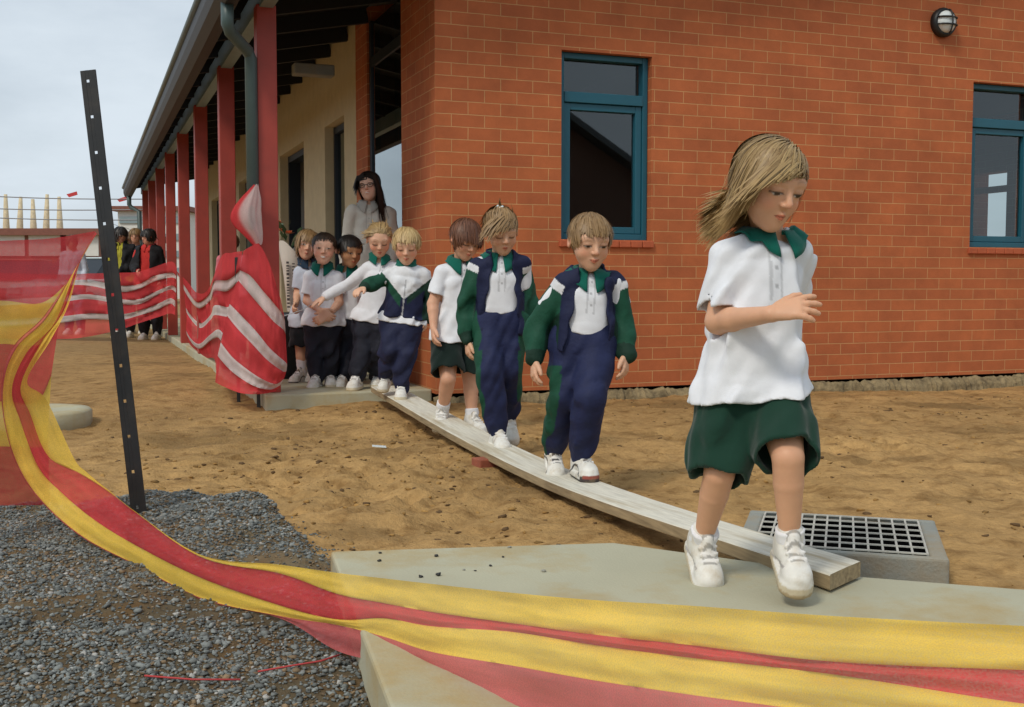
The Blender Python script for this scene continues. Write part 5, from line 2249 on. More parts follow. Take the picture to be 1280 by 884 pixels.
M['roofbrown'] = mat('rust_brown_roof', (.20, .075, .05), .7, noise=.15)
M['farwall'] = mat('red_brown_wall', (.26, .12, .08), .8, noise=.12)
M['farwhite'] = mat('white_cladding', (.66, .66, .62), .7, noise=.05)
M['pale_pole'] = mat('pale_timber_pole', (.62, .52, .34), .8, noise=.2)
fb_, hw, zt = far_box('low_building', -110, 124, 286, 42, 340, 8, M['farwall'], 'long low rust brown building far behind the netting')
for px in (-60, 8, 60, 100):
    p = at_depth(px, 305, 42)
    o = MB().box(p[0] - fb_.location.x - .7, p[0] - fb_.location.x + .7, -.06, .0, p[2] - .45, p[2] + .45).build('window', M['farwhite'], fb_)
wb_, hw, zt = far_box('white_building', 147, 230, 258, 60, 340, 8, M['farwhite'], 'pale multi storey building far behind the standing adults')
for k in range(4):
    MB().box(-hw + .1, hw - .1, -.08, 0, zt - .9 - k * .9, zt - .55 - k * .9).build('window_band', M['grey_metal'], wb_)
frame_px = (8, 25, 42, 58, 75)
for i, px in enumerate(frame_px):
    p = at_depth(px, 284, 48)
    q = at_depth(px - 1 + 2 * (i % 2), 243 + (i % 3) * 3, 48)
    o = MB().tube([(p[0], 48, 0), (p[0], 48, p[2]), (q[0], 48, q[2])], [.16, .14, .07], 7).build('frame_pole', M['pale_pole'], None, True)
    tag(o, 'pale building frame pole standing above the rust brown roof', 'pole', 'frame poles above the low building')
M['wire'] = mat('wire', (.25, .25, .25), .6)
for i, (ya, yb, w_) in enumerate(((243, 249, 'upper'), (259, 262, 'middle'), (270, 275, 'lower'))):
    o = MB().tube([at_depth(x, ya + (yb - ya) * (x + 60) / 240 + 2 * math.sin((x + 60) / 240 * math.pi), 46) for x in range(-60, 200, 20)], .022, 5).build('overhead_wire', M['wire'], None, True)
    tag(o, w_ + ' of three thin wires strung across the pale sky', 'wire')
for (px, py, lab) in ((83, 243, 'small red flag on the wire left of the picket'), (146, 249, 'small red flag on the wire right of the picket')):
    a = at_depth(px, py, 46)
    V = [a, a + np.array([.42, 0, .12]), a + np.array([.45, 0, -.02]), a + np.array([.1, 0, -.12])]
    V = V + [v + np.array([0, .02, 0]) for v in V]
    o = new_mesh('flag', V, [[0, 1, 2, 3], [7, 6, 5, 4], [0, 4, 5, 1], [1, 5, 6, 2], [2, 6, 7, 3], [3, 7, 4, 0]], mat('flag_red', (.55, .05, .05), .8))
    tag(o, lab, 'flag')


def car(px, d, rz, colr, label):
    p = at_depth(px, 354, d)
    t = empty('parked_car', (p[0], d, 0), rz)
    tag(t, label, 'car', None)
    cm = mat('car_paint', colr, .3)
    prof = [(-2.1, .30), (2.05, .30), (2.15, .55), (2.0, .78), (1.1, .92), (-1.6, .95), (-2.15, .88), (-2.2, .5)]
    V = [(x, y, z) for y in (-.82, .82) for x, z in prof]
    m_ = len(prof)
    F = [list(range(m_))[::-1], [m_ + i for i in range(m_)]] + [[i, (i + 1) % m_, m_ + (i + 1) % m_, m_ + i] for i in range(m_)]
    b = new_mesh('body', V, F, cm, t)
    bb = b.modifiers.new('r', 'BEVEL')
    bb.width, bb.segments = .08, 3
    cab = [(1.1, .93), (.45, 1.38), (-1.1, 1.40), (-1.75, .95)]
    V = [(x, y * (1 if z < 1.2 else .84), z) for y in (-.76, .76) for x, z in cab]
    F = [[3, 2, 1, 0], [4, 5, 6, 7], [0, 1, 5, 4], [1, 2, 6, 5], [2, 3, 7, 6]]
    new_mesh('windows', V, F, M['dark_frame'], t)
    MB().box(-1.12, .44, -.655, .655, 1.385, 1.43, .02).build('cabin_roof', cm, t)
    for x in (-1.35, 1.35):
        for y in (-.74, .74):
            w_ = MB().lathe([(.16, -.09), (.31, -.09), (.32, -.05), (.32, .05), (.31, .09), (.16, .09)], n=20, M=Matrix.Translation((x, y, .32)) @ Matrix.Rotation(math.pi / 2, 4, 'X')).build('wheel', M['picket'], t)
    for y in (-.55, .55):
        MB().box(2.08, 2.17, y - .18, y + .18, .58, .72).build('headlight', M['lens'], t)
    return t


car(118, 27, R_(-105), (.52, .60, .62), 'pale blue white car parked facing the site beside the picket')
car(22, 29, R_(-78), (.55, .16, .12), 'dull red car parked far behind the netting sheet')

# ================================================================== people
def pose(d, spec):
    return {k: at_depth(v[0], v[1], d + (v[2] if len(v) > 2 else 0)) for k, v in spec.items()}


FWD = np.array([0, -1.0, 0])
BLOND = ((.30, .185, .075), (.50, .35, .16))
LTBROWN = ((.20, .115, .045), (.34, .21, .09))
BROWN = ((.10, .048, .022), (.19, .095, .042))
DARK = ((.012, .009, .008), (.03, .022, .018))
NBLACK = (.012, .014, .025)


def short_hair(colors, n=900, width=.006, length=.34, fringe=.5, cut=-.10, **k):
    def comb(root, p, fr):
        o = np.zeros_like(root)
        fr_ = smooth(.0, .3, root[:, 1])[:, None]
        o += fr_ * np.array([.25, .45, -.25]) * fringe
        return o
    s = dict(n=n, colors=colors, width=width, length=length, steps=8, whorl=(.03, -.30, .44), radial=.9, grav=.25, thick=.075,
             messy=.06, cut=cut, nape=-.26, comb=comb, stiff=.6, lenfn=lambda r: .55 + .75 * smooth(-.15, .35, r[:, 2]))
    s.update(k)
    return s


# ---- 1: the girl who has just left the plank, running at us
d = 2.68
J = pose(d, dict(neck=(962, 300, .02), shL=(909, 322, -.01), shR=(992, 314, .03), elL=(897, 402, -.035), wrL=(962, 393, -.195), elR=(984, 398, .19), wrR=(962, 440, .24),
                 hipL=(912, 505, .02), hipR=(970, 500, 0), knL=(899, 592, -.05), knR=(985, 572, -.15), anL=(879, 674, .07), anR=(987, 676, -.10)))
girl_bob = dict(n=3000, colors=((.24, .14, .05), (.52, .36, .16)), width=.0030, length=.76, steps=16, whorl=(.17, .10, .50), radial=.70, grav=.62, zf=.18, zfx=.16,
                thick=.11, messy=.045, lock=.05, cut=-.155, nape=-.34, stiff=1.0, wind=(-.15, .14, -.05),
                comb=lambda root, p, fr: (smooth(.10, .3, root[:, 1])[:, None]) * np.array([-1.1, .0, .10]) * (1 - fr * .3),
                lenfn=lambda r: 1 - .45 * smooth(.15, .35, r[:, 1]) - .2 * smooth(.1, .3, r[:, 0]))
build_person(dict(
    J=J, head=(at_depth(961, 229, d - .035), .204, 24, 23, 4), sc=1.0, res=.0034, cres=.0048, seed=21, skin=(.60, .33, .205),
    label='girl with blown fair bob, white polo and dark green shorts running off the plank end', eyes='half', smile=0, browc=(.22, .12, .06), girth=1.02, limb=.92,
    top=dict(collar=COLLAR, hem=.014, sleeve=.80, cuff=.054, widths=(.102, .110, .120, .146), depths=(.064, .084, .100, .128), fold=.0064, freq=66,
             fold_dir=(.62, 0, .75), hem_shift=(-.012, .0, 0), hem_tilt=-.16, cwid=.036, ctip=.022, cgap=.2),
    bottom=dict(kind='shorts', col=(.010, .040, .026), len={'L': 1.06, 'R': .98}, flare=.072, fold=.008, freq=62, ease=1.08),
    handL=dict(dir=at_depth(1018, 380, d - .20) - at_depth(962, 393, d - .17), palm=(.1, .75, -.65), thumb=(-.1, .3, .9), curl=.30, spread=.30, sc=1.05),
    handR=dict(curl=.6), socks=.13,
    shoeL=dict(toe=(.10, -.80, -.50), up=(.04, -.50, .85), sc=1.06), shoeR=dict(toe=(.02, -.95, -.30), up=(0, -.30, .95), sc=1.06), hair=[girl_bob]))

# ---- 2: boy on the plank, open tracksuit jacket
d = 4.45
J = pose(d, dict(neck=(736, 343, .02), shL=(705, 356, 0), shR=(767, 355, .01), elL=(672, 405, .03), wrL=(669, 449, -.02), elR=(780, 402, .03), wrR=(781, 442, -.02),
                 hipL=(713, 425, .02), hipR=(746, 425, .02), knL=(706, 496, -.02), knR=(738, 498, -.12), anL=(692, 562, .14), anR=(726, 572, -.01)))
build_person(dict(
    J=J, head=(at_depth(737, 302, d - .03), .215, 14, 15, 2), sc=1.0, res=.0045, seed=31, skin=(.60, .35, .23), smile=.5, eyes='half', browc=(.25, .15, .08),
    label='smiling fair haired boy in open navy and green jacket walking the plank', group=None,
    top=dict(collar=COLLAR, over=False, hem=.03, sleeve=.6, widths=(.10, .104, .104, .112), depths=(.062, .086, .098, .104), fold=.004, cwid=.050, ctip=.03),
    bottom=dict(kind='trousers', col=(.013, .019, .066), panel=GREEN, panel_sides='L', edge=.034, panel_t=.5, ease=1.04, fold=.0045, freq=62),
    jacket=dict(style='open', open=(.050, .090), ox=.005, hem=-.045, widths=(.112, .118, .130, .152), depths=(.078, .098, .110, .126)),
    handL=dict(palm=(1, .3, 0), thumb=(.2, -1, 0), curl=.5, sc=1.1), handR=dict(palm=(-1, .4, 0), thumb=(-.2, -1, 0), curl=.5, sc=1.1),
    shoe_style='trim_red', shoeL=dict(toe=(.12, -.85, -.50), up=(0, -.5, .86), sc=1.1), shoeR=dict(toe=(.30, -.95, 0), up=(0, 0, 1), sc=1.12),
    hair=[short_hair(LTBROWN, 1500, .0042, .27, fringe=.6, cut=-.05, zf=.25)]))

# ---- 3: girl with a top ponytail, open jacket
d = 5.42
J = pose(d, dict(neck=(625, 322, .02), shL=(600, 333, 0), shR=(652, 332, .01), elL=(584, 378, .02), wrL=(585, 424, -.02), elR=(657, 378, .06), wrR=(656, 418, .05),
                 hipL=(611, 400, .02), hipR=(637, 400, .02), knL=(612, 466, -.10), knR=(636, 462, -.02), anL=(622, 541, -.05), anR=(636, 520, .16)))
pony = dict(n=240, colors=LTBROWN, width=.006, length=.75, steps=11, whorl=(0, -.1, .2), radial=.28, grav=.62, thick=.3, messy=.10, lock=.05, stiff=.9,
            roots=(0, -.22, .53), wind=(-.5, .5, -.3), name='ponytail')
g3, g3h, _ = build_person(dict(
    J=J, head=(at_depth(627, 290, d - .03), .205, 16, 20, -3), sc=1.06, res=.005, seed=41, skin=(.58, .34, .22), browc=(.16, .09, .05),
    label='girl with top ponytail and open tracksuit jacket looking down at the plank',
    top=dict(collar=COLLAR, over=False, hem=.035, sleeve=.6, widths=(.10, .102, .098, .104), depths=(.062, .084, .094, .10), fold=.004, cwid=.048, ctip=.03),
    bottom=dict(kind='trousers', col=(.013, .019, .066), panel=GREEN, ease=1.04, edge=.046, fold=.0045, freq=62),
    jacket=dict(style='open', open=(.044, .080), ox=.004, hem=-.05, widths=(.108, .112, .122, .142), depths=(.078, .098, .108, .122)),
    handL=dict(palm=(1, .3, 0), thumb=(.2, -1, 0), curl=.55, sc=1.05), handR=dict(curl=.6),
    shoe_style='velcro', shoeL=dict(toe=(.30, -.95, -.12), up=(.04, -.12, .99), sc=1.1), shoeR=dict(toe=(.15, -.75, -.62), up=(0, -.62, .78), sc=1.1),
    hair=[dict(n=900, colors=LTBROWN, width=.006, length=.33, steps=9, whorl=(0, -.22, .50), radial=-.9, grav=-.02, thick=.07, messy=.05, cut=-.08, nape=-.3, stiff=.5),
          dict(n=330, colors=LTBROWN, width=.0055, length=.50, steps=9, whorl=(.22, .10, .47), radial=.7, grav=.35, thick=.12, messy=.06, cut=-.06, stiff=.9, zf=.13, zfx=.10, cap=False, name='fringe',
               mask=lambda p: (p[:, 1] > .10) & (p[:, 2] > .26), comb=lambda root, p, fr: np.array([[-.45, .25, 0]])), pony]))

MB().tube([g3h.world((.055 * math.cos(a), -.22 + .055 * math.sin(a), .535 + .012 * math.sin(2 * a))) for a in np.linspace(0, 6.283, 15)[:-1]], .007, 7, closed=True).build('scrunchie', M['lens'], g3, True)
# ---- 4: brown haired boy, polo and dark shorts
d = 6.22
J = pose(d, dict(neck=(576, 328, .02), shL=(553, 342, -.02), shR=(598, 340, .04), elL=(541, 380, -.05), wrL=(542, 409, -.11), elR=(602, 382, .08), wrR=(600, 410, .05),
                 hipL=(559, 422, 0), hipR=(581, 422, .03), knL=(560, 474, -.12), knR=(588, 475, .0), anL=(553, 513, .02), anR=(590, 524, -.02)))
build_person(dict(
    J=J, head=(at_depth(582, 299, d - .04), .212, 30, 26, 6), sc=1.08, res=.005, seed=51, skin=(.58, .32, .21),
    label='brown haired boy in white polo and black shorts behind the ponytail girl',
    top=dict(collar=COLLAR, hem=-.02, sleeve=.70, widths=(.10, .104, .106, .114), depths=(.064, .084, .092, .098), fold=.005),
    bottom=dict(kind='shorts', col=(.008, .018, .015), len=.86, flare=.090, fold=.007, ease=1.04),
    handL=dict(palm=(1, .2, 0), thumb=(.2, -1, 0), curl=.5, sc=1.1), handR=dict(curl=.6), socks=.26,
    shoeL=dict(toe=(-.04, -1, -.25), up=(0, -.25, .97), sc=1.1), shoeR=dict(toe=(.5, -.9, 0), up=(0, 0, 1), sc=1.12),
    hair=[short_hair(((.10, .036, .016), (.19, .075, .033)), 1100, .006, .42, fringe=.8, cut=-.11, thick=.10, zf=.15)]))

# ---- 5: little blond child in a zipped jacket, arm out for balance
d = 7.1
J = pose(d, dict(neck=(508, 331, .02), shL=(489, 344, 0), shR=(529, 344, .01), elL=(468, 354, -.05), wrL=(455, 360, -.14), elR=(536, 372, .04), wrR=(533, 398, .02),
                 hipL=(491, 405, .02), hipR=(513, 405, .02), knL=(489, 438, -.06), knR=(506, 442, -.06), anL=(482, 470, .08), anR=(501, 484, -.04)))
build_person(dict(
    J=J, head=(at_depth(508, 307, d - .03), .222, 4, 20, 0), sc=.98, res=.0055, seed=61, skin=(.64, .38, .26), cheek=.9,
    label='small blond child in zipped white, green and navy jacket stepping onto the plank',
    top=dict(collar=None, hem=.03, sleeve=.6, over=False),
    bottom=dict(kind='trousers', col=(.012, .016, .05), ease=1.10, fold=.009, freq=40),
    jacket=dict(style='zipped', hem=.045, widths=(.118, .130, .132, .126), depths=(.08, .10, .108, .104), fold=.006),
    handL=dict(palm=(.2, .3, -1), thumb=(.4, -.6, .2), curl=.45, sc=1.1), handR=dict(curl=.5),
    shoeL=dict(toe=(-.05, -.95, -.25), up=(0, -.25, .97), sc=1.05), shoeR=dict(toe=(.12, -1, 0), up=(0, 0, 1), sc=1.12),
    hair=[short_hair(((.42, .27, .11), (.62, .46, .22)), 900, .0065, .30, fringe=.3, cut=-.02, messy=.09, zf=.27)]))

# ---- 6: fair girl, long white sleeves, arm stretched back
d = 7.85
J = pose(d, dict(neck=(474, 322, .02), shL=(460, 336, 0), shR=(494, 337, .02), elL=(432, 357, .02), wrL=(407, 371, -.02), elR=(499, 370, .05), wrR=(495, 396, .05),
                 hipL=(458, 402, .03), hipR=(478, 402, .03), knL=(455, 436, -.02), knR=(475, 438, -.02), anL=(446, 472, -.04), anR=(471, 470, .12)))
build_person(dict(
    J=J, head=(at_depth(474, 300, d - .02), .222, 10, 24, 0), sc=1.06, res=.0055, seed=71, skin=(.64, .38, .26), cheek=.9,
    label='fair haired girl in long white sleeves reaching back along the queue',
    top=dict(collar=COLLAR, hem=-.0, sleeve=2, widths=(.106, .114, .118, .120), depths=(.066, .088, .096, .102), fold=.005),
    bottom=dict(kind='trousers', col=NBLACK, ease=1.14, fold=.008),
    handL=dict(palm=(0, .2, -1), thumb=(.3, -.9, .2), curl=.2, sc=1.1), handR=dict(curl=.5),
    shoeL=dict(toe=(-.1, -1, 0), sc=1.15), shoeR=dict(toe=(.1, -1, 0), sc=1.1),
    hair=[dict(n=800, colors=BLOND, width=.0075, length=.42, steps=9, whorl=(0, -.48, .12), radial=-.9, grav=.25, thick=.10, messy=.10, cut=-.05, nape=-.3, stiff=.6)]))

# ---- 7: black haired boy glancing aside
d = 8.15
J = pose(d, dict(neck=(434, 336, .02), shL=(420, 348, .02), shR=(451, 348, 0), elL=(415, 380, .05), wrL=(420, 402, .03), elR=(456, 382, .02), wrR=(448, 402, .0),
                 hipL=(423, 402, .02), hipR=(441, 402, .02), knL=(421, 438, 0), knR=(441, 438, 0), anL=(420, 470, .05), anR=(430, 471, -.03)))
build_person(dict(
    J=J, head=(at_depth(437, 314, d - .03), .225, 34, 12, 4), sc=1.06, res=.006, seed=81, skin=(.42, .22, .115), eyes='half', browc=(.02, .015, .012), cheek=.2,
    label='black haired boy in white polo glancing aside in the queue',
    top=dict(collar=COLLAR, hem=.02, sleeve=.66), bottom=dict(kind='trousers', col=NBLACK, ease=1.06, fold=.007),
    handL=dict(curl=.5), handR=dict(curl=.5), shoeL=dict(toe=(-.1, -1, 0), sc=1.1), shoeR=dict(toe=(-.1, -1, 0), sc=1.15),
    hair=[short_hair(DARK, 900, .007, .24, fringe=.3, cut=-.04, messy=.1, zf=.24)]))

# ---- 8: grinning boy with clasped hands
d = 8.05
J = pose(d, dict(neck=(403, 333, .02), shL=(387, 346, .0), shR=(421, 347, .02), elL=(384, 376, .0), wrL=(400, 388, -.13), elR=(424, 378, .0), wrR=(411, 394, -.13),
                 hipL=(395, 404, .02), hipR=(413, 404, .02), knL=(394, 438, 0), knR=(412, 438, 0), anL=(396, 472, -.02), anR=(412, 470, .04)))
build_person(dict(
    J=J, head=(at_depth(405, 311, d - .03), .225, 8, 2, 4), sc=1.06, res=.0055, seed=91, skin=(.64, .38, .27), smile=1.0, teeth=True, eyes='open', cheek=.8, browc=(.06, .04, .025),
    label='grinning short haired boy in white polo with hands clasped at his belly',
    top=dict(collar=COLLAR, hem=-.015, sleeve=.72, cuff=.054), bottom=dict(kind='trousers', col=NBLACK, ease=1.06, fold=.007),
    handL=dict(dir=(.7, -.2, -.5), palm=(.2, 1, -.1), thumb=(.3, 0, 1), curl=.5, sc=1.15), handR=dict(dir=(-.6, -.2, -.3), palm=(-.2, 1, -.1), thumb=(0, 0, 1), curl=.5, sc=1.15),
    shoeL=dict(toe=(-.05, -1, 0), sc=1.15), shoeR=dict(toe=(.3, -1, 0), sc=1.1),
    hair=[short_hair(((.028, .017, .011), (.06, .036, .022)), 800, .006, .18, fringe=.1, cut=.0, messy=.08, zf=.30)]))

# ---- 9: child at the back of the queue holding the string
d = 8.45
J = pose(d, dict(neck=(384, 327, .02), shL=(374, 340, -.02), shR=(402, 340, .06), elL=(372, 368, -.02), wrL=(370, 380, -.12), elR=(404, 372, .08), wrR=(400, 392, .08),
                 hipL=(377, 402, .02), hipR=(396, 402, .03), knL=(376, 436, 0), knR=(394, 438, .02), anL=(377, 466, -.02), anR=(388, 466, .04)))
build_person(dict(
    J=J, head=(at_depth(384, 306, d - .02), .22, 14, 6, 10), sc=1.06, res=.006, seed=101, skin=(.60, .35, .23), eyes='open', cheek=.6,
    label='light brown haired child in pale polo and black shorts at the back of the queue',
    top=dict(collar=(.02, .04, .07), hem=-.04, sleeve=.74, col=(.50, .55, .64)), bottom=dict(kind='shorts', col=(.010, .011, .014), len=.95, flare=.085, ease=1.05),
    handL=dict(dir=(-.1, -.7, -.5), palm=(1, 0, 0), thumb=(0, -.5, 1), curl=.8, sc=1.1), handR=dict(curl=.5), socks=.55,
    shoe_style='trim', shoeL=dict(toe=(-.35, -1, 0), sc=1.1), shoeR=dict(toe=(.2, -1, 0), sc=1.1),
    hair=[dict(n=800, colors=LTBROWN, width=.0075, length=.62, steps=11, whorl=(.05, -.1, .48), radial=.7, grav=.5, thick=.13, messy=.12, cut=-.10, nape=-.34, stiff=.8,
               lenfn=lambda r: 1 - .55 * smooth(.1, .35, r[:, 1]))]))


# ---- adults
def standing(px, py_top, d, base_z, h, shoulder=.21, armout=0, over=None):
    """an upright adult: joints from the height"""
    x = at_depth(px, 354, d)[0]
    s = h / 1.68
    b = np.array([x, d, base_z])
    q = lambda dx, dy, z: b + np.array([dx * s, dy * s, z * s])
    J = dict(neck=q(0, .02, 1.42), shL=q(-.145, 0, 1.345), shR=q(.145, 0, 1.345), elL=q(-.19, .03, 1.09), elR=q(.19, .03, 1.09), wrL=q(-.20, -.10, .88), wrR=q(.20, -.10, .88),
             hipL=q(-.09, 0, .88), hipR=q(.09, 0, .88), knL=q(-.10, -.02, .48), knR=q(.10, -.02, .48), anL=q(-.10, .02, .09), anR=q(.10, .02, .09))
    for k, v in (over or {}).items():
        J[k] = q(*v)
    return J, q(0, -.03, 1.565), .225 * s, s


J, hc_, hh_, s = standing(463, 217, 8.55, .08, 1.58)
long_dark = dict(n=1100, colors=((.012, .008, .006), (.035, .022, .016)), width=.007, length=1.5, steps=18, whorl=(0, .02, .50), radial=.45, grav=1.3, thick=.12, messy=.05, cut=-.10,
                 nape=-.32, stiff=.35, lenfn=lambda r: .30 + .70 * smooth(-.02, .10, r[:, 0]), clear='side', zf=.30, comb=lambda root, p, fr: np.where(root[:, 1:2] > .05, np.sign(root[:, 0:1] + .01) * np.array([[.45, -.15, -.2]]), 0))
teacher, thd, _ = build_person(dict(
    J=J, head=(hc_, hh_, -8, 2, -6), sc=1.30, res=.0065, seed=111, skin=(.66, .41, .30), adult=1, eyes='open', smile=.8, teeth=True, girth=.84, cat='woman', browc=(.03, .02, .015),
    label='smiling woman with long dark hair, glasses and grey top behind the queue',
    top=dict(collar=(.38, .36, .32), hem=-.05, sleeve=2, col=(.56, .53, .46), fold=.006, widths=(.108, .112, .104, .112), cwid=.035), bottom=dict(kind='trousers', col=(.03, .03, .035), ease=.9),
    handL=dict(curl=.5), handR=dict(curl=.5), shoeL=dict(toe=(-.2, -1, 0)), shoeR=dict(toe=(.2, -1, 0)), hair=[long_dark]))
g = MB()
for sx in (-1, 1):
    g.tube([thd.world((sx * .155 + .095 * math.cos(a), .425 - .03 * abs(math.cos(a) * sx + 1) * .5, .005 + .075 * math.sin(a))) for a in np.linspace(0, 2 * math.pi, 17)[:-1]], .0022, 5, closed=True)
    g.tube([thd.world((sx * .25, .40, .02)), thd.world((sx * .39, .0, .03))], .002, 5)
g.tube([thd.world((-.065, .44, .02)), thd.world((.065, .44, .02))], .002, 5)
g.build('glasses', M['picket'], teacher)

# three adults talking beyond the netting
GZF = float(ground_z(-5.5, 16.5))
far_hair = lambda c, ln=.55: dict(n=420, colors=c, width=.014, length=ln, steps=8, whorl=(0, -.05, .49), radial=.8, grav=.4, thick=.18, messy=.15, cut=-.10, nape=-.36, stiff=.7)
J, hc_, hh_, s = standing(153, 290, 16.9, GZF, 1.66, over=dict(wrR=(.02, -.22, 1.0), wrL=(-.12, -.2, .98)))
build_person(dict(J=J, head=(hc_, hh_, 40, 18, 0), sc=1.46, res=.013, seed=121, skin=(.5, .27, .18), adult=1, eyes='down', cat='woman', browc=(.03, .02, .015),
    label='dark haired woman in black jacket with a yellow scarf looking down', top=dict(collar=(.45, .42, .05), hem=-.02, sleeve=2, col=(.45, .42, .05), cwid=.04),
    jacket=dict(style='plain', col=(.010, .010, .012), open=(.03, .02), hem=-.1, fold=.005),
    bottom=dict(kind='trousers', col=(.02, .022, .03), ease=.95), handL=dict(curl=.5), handR=dict(curl=.5), hair=[far_hair(DARK, .7)]))
J, hc_, hh_, s = standing(187, 293, 16.3, GZF, 1.60, over=dict(wrL=(-.10, -.26, 1.02), elL=(-.22, -.02, 1.10)))
build_person(dict(J=J, head=(hc_, hh_, -42, 12, 0), sc=1.42, res=.013, seed=131, skin=(.55, .29, .20), adult=1, eyes='down', cat='woman', browc=(.03, .02, .015), girth=1.1,
    label='woman with short dark hair in black coat over a red shirt', top=dict(collar=(.5, .035, .03), hem=-.05, sleeve=2, col=(.5, .035, .03)),
    jacket=dict(style='plain', col=(.008, .008, .010), open=(.05, .05), ox=-.02, hem=-.22, fold=.006), bottom=dict(kind='trousers', col=(.012, .013, .018), ease=1.0), handL=dict(curl=.5), handR=dict(curl=.5), hair=[far_hair(DARK, .5)]))
J, hc_, hh_, s = standing(171, 290, 18.2, GZF, 1.70)
build_person(dict(J=J, head=(hc_, hh_, 10, 5, 0), sc=1.46, res=.015, seed=141, skin=(.55, .3, .2), adult=1, eyes='down', cat='adult', browc=(.1, .06, .04),
    label='light brown haired adult mostly hidden behind the two dark haired women', top=dict(collar=None, hem=-.02, sleeve=2, col=(.03, .035, .05)), bottom=dict(kind='trousers', col=(.02, .02, .025), ease=.95), hair=[far_hair(LTBROWN, .45)]))
J, hc_, hh_, s = standing(92, 300, 17.9, GZF, 1.58)
build_person(dict(J=J, head=(hc_, hh_, 30, 5, 0), sc=1.4, res=.015, seed=151, skin=(.55, .3, .2), adult=1, eyes='down', cat='adult', browc=(.1, .06, .04),
    label='adult in pale blue top standing behind the netting left of the picket', top=dict(collar=None, hem=-.04, sleeve=2, col=(.55, .60, .68)), bottom=dict(kind='trousers', col=(.10, .12, .18), ease=.95), hair=[far_hair(BROWN, .45)]))
# someone with brown hair standing behind the striped netting
J, hc_, hh_, s = standing(291, 292, 10.6, .08, 1.20)
build_person(dict(J=J, head=(hc_, hh_, 170, 5, 0), sc=1.05, girth=.85, res=.011, seed=161, skin=(.5, .28, .18), eyes='down', cat='child', browc=(.1, .06, .04),
    label='brown haired child in a pink top behind the striped netting swag', top=dict(collar=None, hem=-.02, sleeve=2, col=(.60, .16, .20)), bottom=dict(kind='trousers', col=(.02, .02, .03), ease=.95), hair=[far_hair(BROWN, .5)]))

# string from the netting to the child's hand
a, b = at_depth(352, 396, 7.4), at_depth(398, 376, 8.1)
mid = (a + b) / 2 - np.array([0, 0, .015])
M['string'] = mat('white_string', (.7, .7, .68), .8)
tag(MB().tube([a, mid, b], .0028, 5).build('string', M['string'], None, True), 'thin white string stretched from the striped netting to the queue', 'string')

# flowers wrapped in printed paper, on a black bin behind the front post
bx = at_depth(363, 400, 8.75)
bn = empty('rubbish_bin', (bx[0], bx[1], .08))
tag(bn, 'black bin standing behind the front red post', 'bin')
MB().lathe([(.115, 0), (.135, .46), (.145, .47), (.145, .50), (.13, .51), (.0005, .515)], n=24).build('bin_body', M['dark_frame'], bn, True)
MB().tube([(-.13, -.02, .44), (-.16, -.03, .40), (-.13, -.02, .36)], .012, 6).build('handle', M['picket'], bn, True)
fl = empty('flower_bouquet', (bx[0], bx[1], .60))
tag(fl, 'orange flower bouquet in printed white paper wrapping behind the red post', 'flowers')
M['wrap'] = mat('printed_paper', (.62, .58, .50), .7, noise=.1)
wr = MB()
nW = 20
V, F = [], []
for i, (r0, z) in enumerate(((.045, 0), (.06, .15), (.075, .32), (.085, .42), (.10, .50))):
    for k in range(nW):
        a = 2 * math.pi * k / nW
        r1 = r0 * (1 + .10 * math.sin(3 * a + i)) 
        V.append((r1 * math.cos(a) + .02, r1 * math.sin(a) * .8, z + (.05 * math.sin(2 * a) if i == 4 else 0)))
for i in range(4):
    for k in range(nW):
        F.append([i * nW + k, i * nW + (k + 1) % nW, (i + 1) * nW + (k + 1) % nW, (i + 1) * nW + k])
wp = new_mesh('paper_wrap', V, F, M['wrap'], fl, True)
M['ink'] = mat('ink', (.06, .05, .05), .8)
ink = MB()
rr = np.random.default_rng(8)
for cx in (.0, .045):
    z = .03
    while z < .38:
        h = rr.uniform(.008, .022)
        y = -.062 - z * .05
        ink.box(cx - .010, cx + .010, y - .004, y, z, z + h)
        z += h + rr.uniform(.006, .016)
ink.build('print', M['ink'], wp)
lv = MB()
M['leaf'] = mat('leaf', (.035, .075, .025), .6, noise=.3)
M['petal'] = mat('orange_petal', (.75, .26, .12), .6, noise=.15)
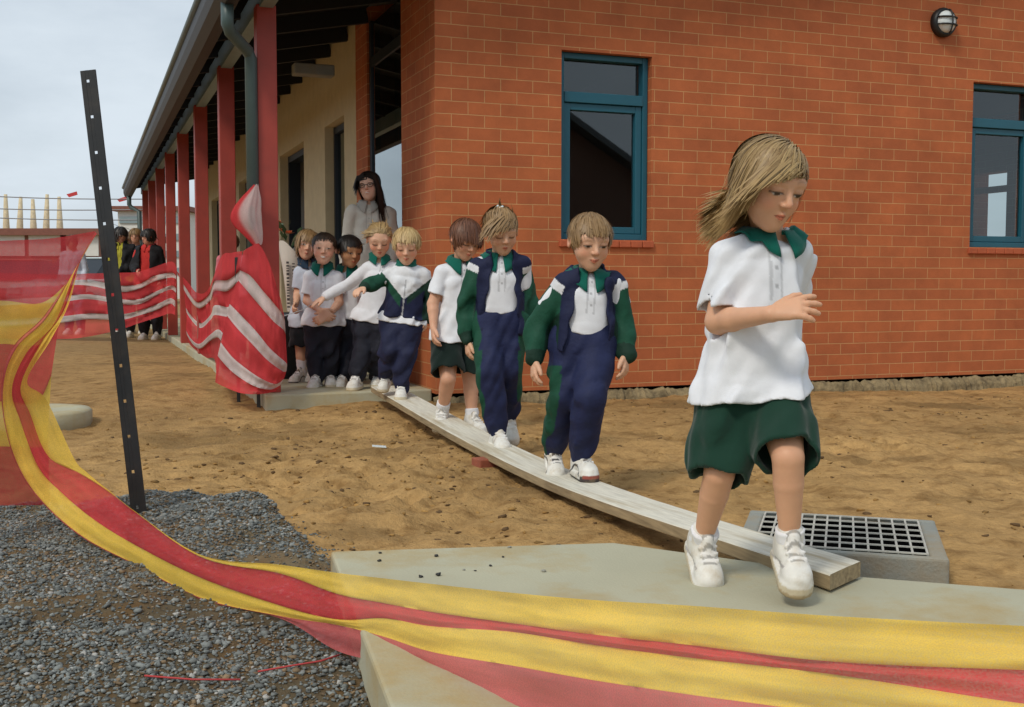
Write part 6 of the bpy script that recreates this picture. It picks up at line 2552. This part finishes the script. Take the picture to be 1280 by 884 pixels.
for i in range(26):
    a, r_, z = rr.uniform(0, 6.28), rr.uniform(.01, .09), rr.uniform(.42, .66)
    c = Vector((r_ * math.cos(a) - .02, r_ * math.sin(a), z))
    dn = Vector((math.cos(a) * .5, math.sin(a) * .5, .8)).normalized()
    sd = dn.cross(Vector((rr.normal(), rr.normal(), rr.normal()))).normalized()
    L_ = rr.uniform(.05, .09)
    lv.add([c, c + dn * L_ * .5 + sd * .018, c + dn * L_, c + dn * L_ * .5 - sd * .018], [[0, 1, 2, 3]])
lv.build('leaves', M['leaf'], fl)
for (dx, dz) in ((-.085, .68), (-.05, .62), (.0, .6)):
    b_ = MB()
    for ring, (n_p, tl, rad_) in enumerate(((7, .25, .05), (6, .7, .042), (4, 1.2, .028))):
        for k in range(n_p):
            a = 2 * math.pi * k / n_p + ring
            o = Vector((dx, -.02, dz))
            dn = Vector((math.cos(a) * math.cos(tl), math.sin(a) * math.cos(tl), math.sin(tl)))
            sd = Vector((-math.sin(a), math.cos(a), 0))
            b_.add([o, o + dn * rad_ * .6 + sd * rad_ * .4, o + dn * rad_, o + dn * rad_ * .6 - sd * rad_ * .4], [[0, 1, 2, 3]])
    b_.build('flower', M['petal'], fl)
# small black and white ball on the verandah floor
bp = at_z(366, 452, .08)
ball = MB().lathe([(.0005, -.062)] + [(.062 * math.cos(t), .062 * math.sin(t)) for t in np.linspace(-1.4, 1.4, 17)] + [(.0005, .062)], n=28)
bo = ball.build('ball', M['lens'], None, True)
bo.location = (bp[0], bp[1], .143)
tag(bo, 'small white ball with black patches beside the bin', 'ball')
pt = MB()
for (a, e) in ((-1.9, .1), (-1.2, .55), (-1.35, -.4), (-2.5, .6), (-.6, .0), (-2.4, -.5)):
    c = Vector((math.cos(a) * math.cos(e), math.sin(a) * math.cos(e), math.sin(e)))
    x = c.orthogonal().normalized()
    y = c.cross(x)
    ring = [(c * .0615 + (x * math.cos(k * 1.2566) + y * math.sin(k * 1.2566)) * .02).normalized() * .0632 for k in range(5)]
    pt.add([c * .0645] + ring, [[0, 1 + k, 1 + (k + 1) % 5] for k in range(5)])
pt.build('patches', M['ink'], bo)
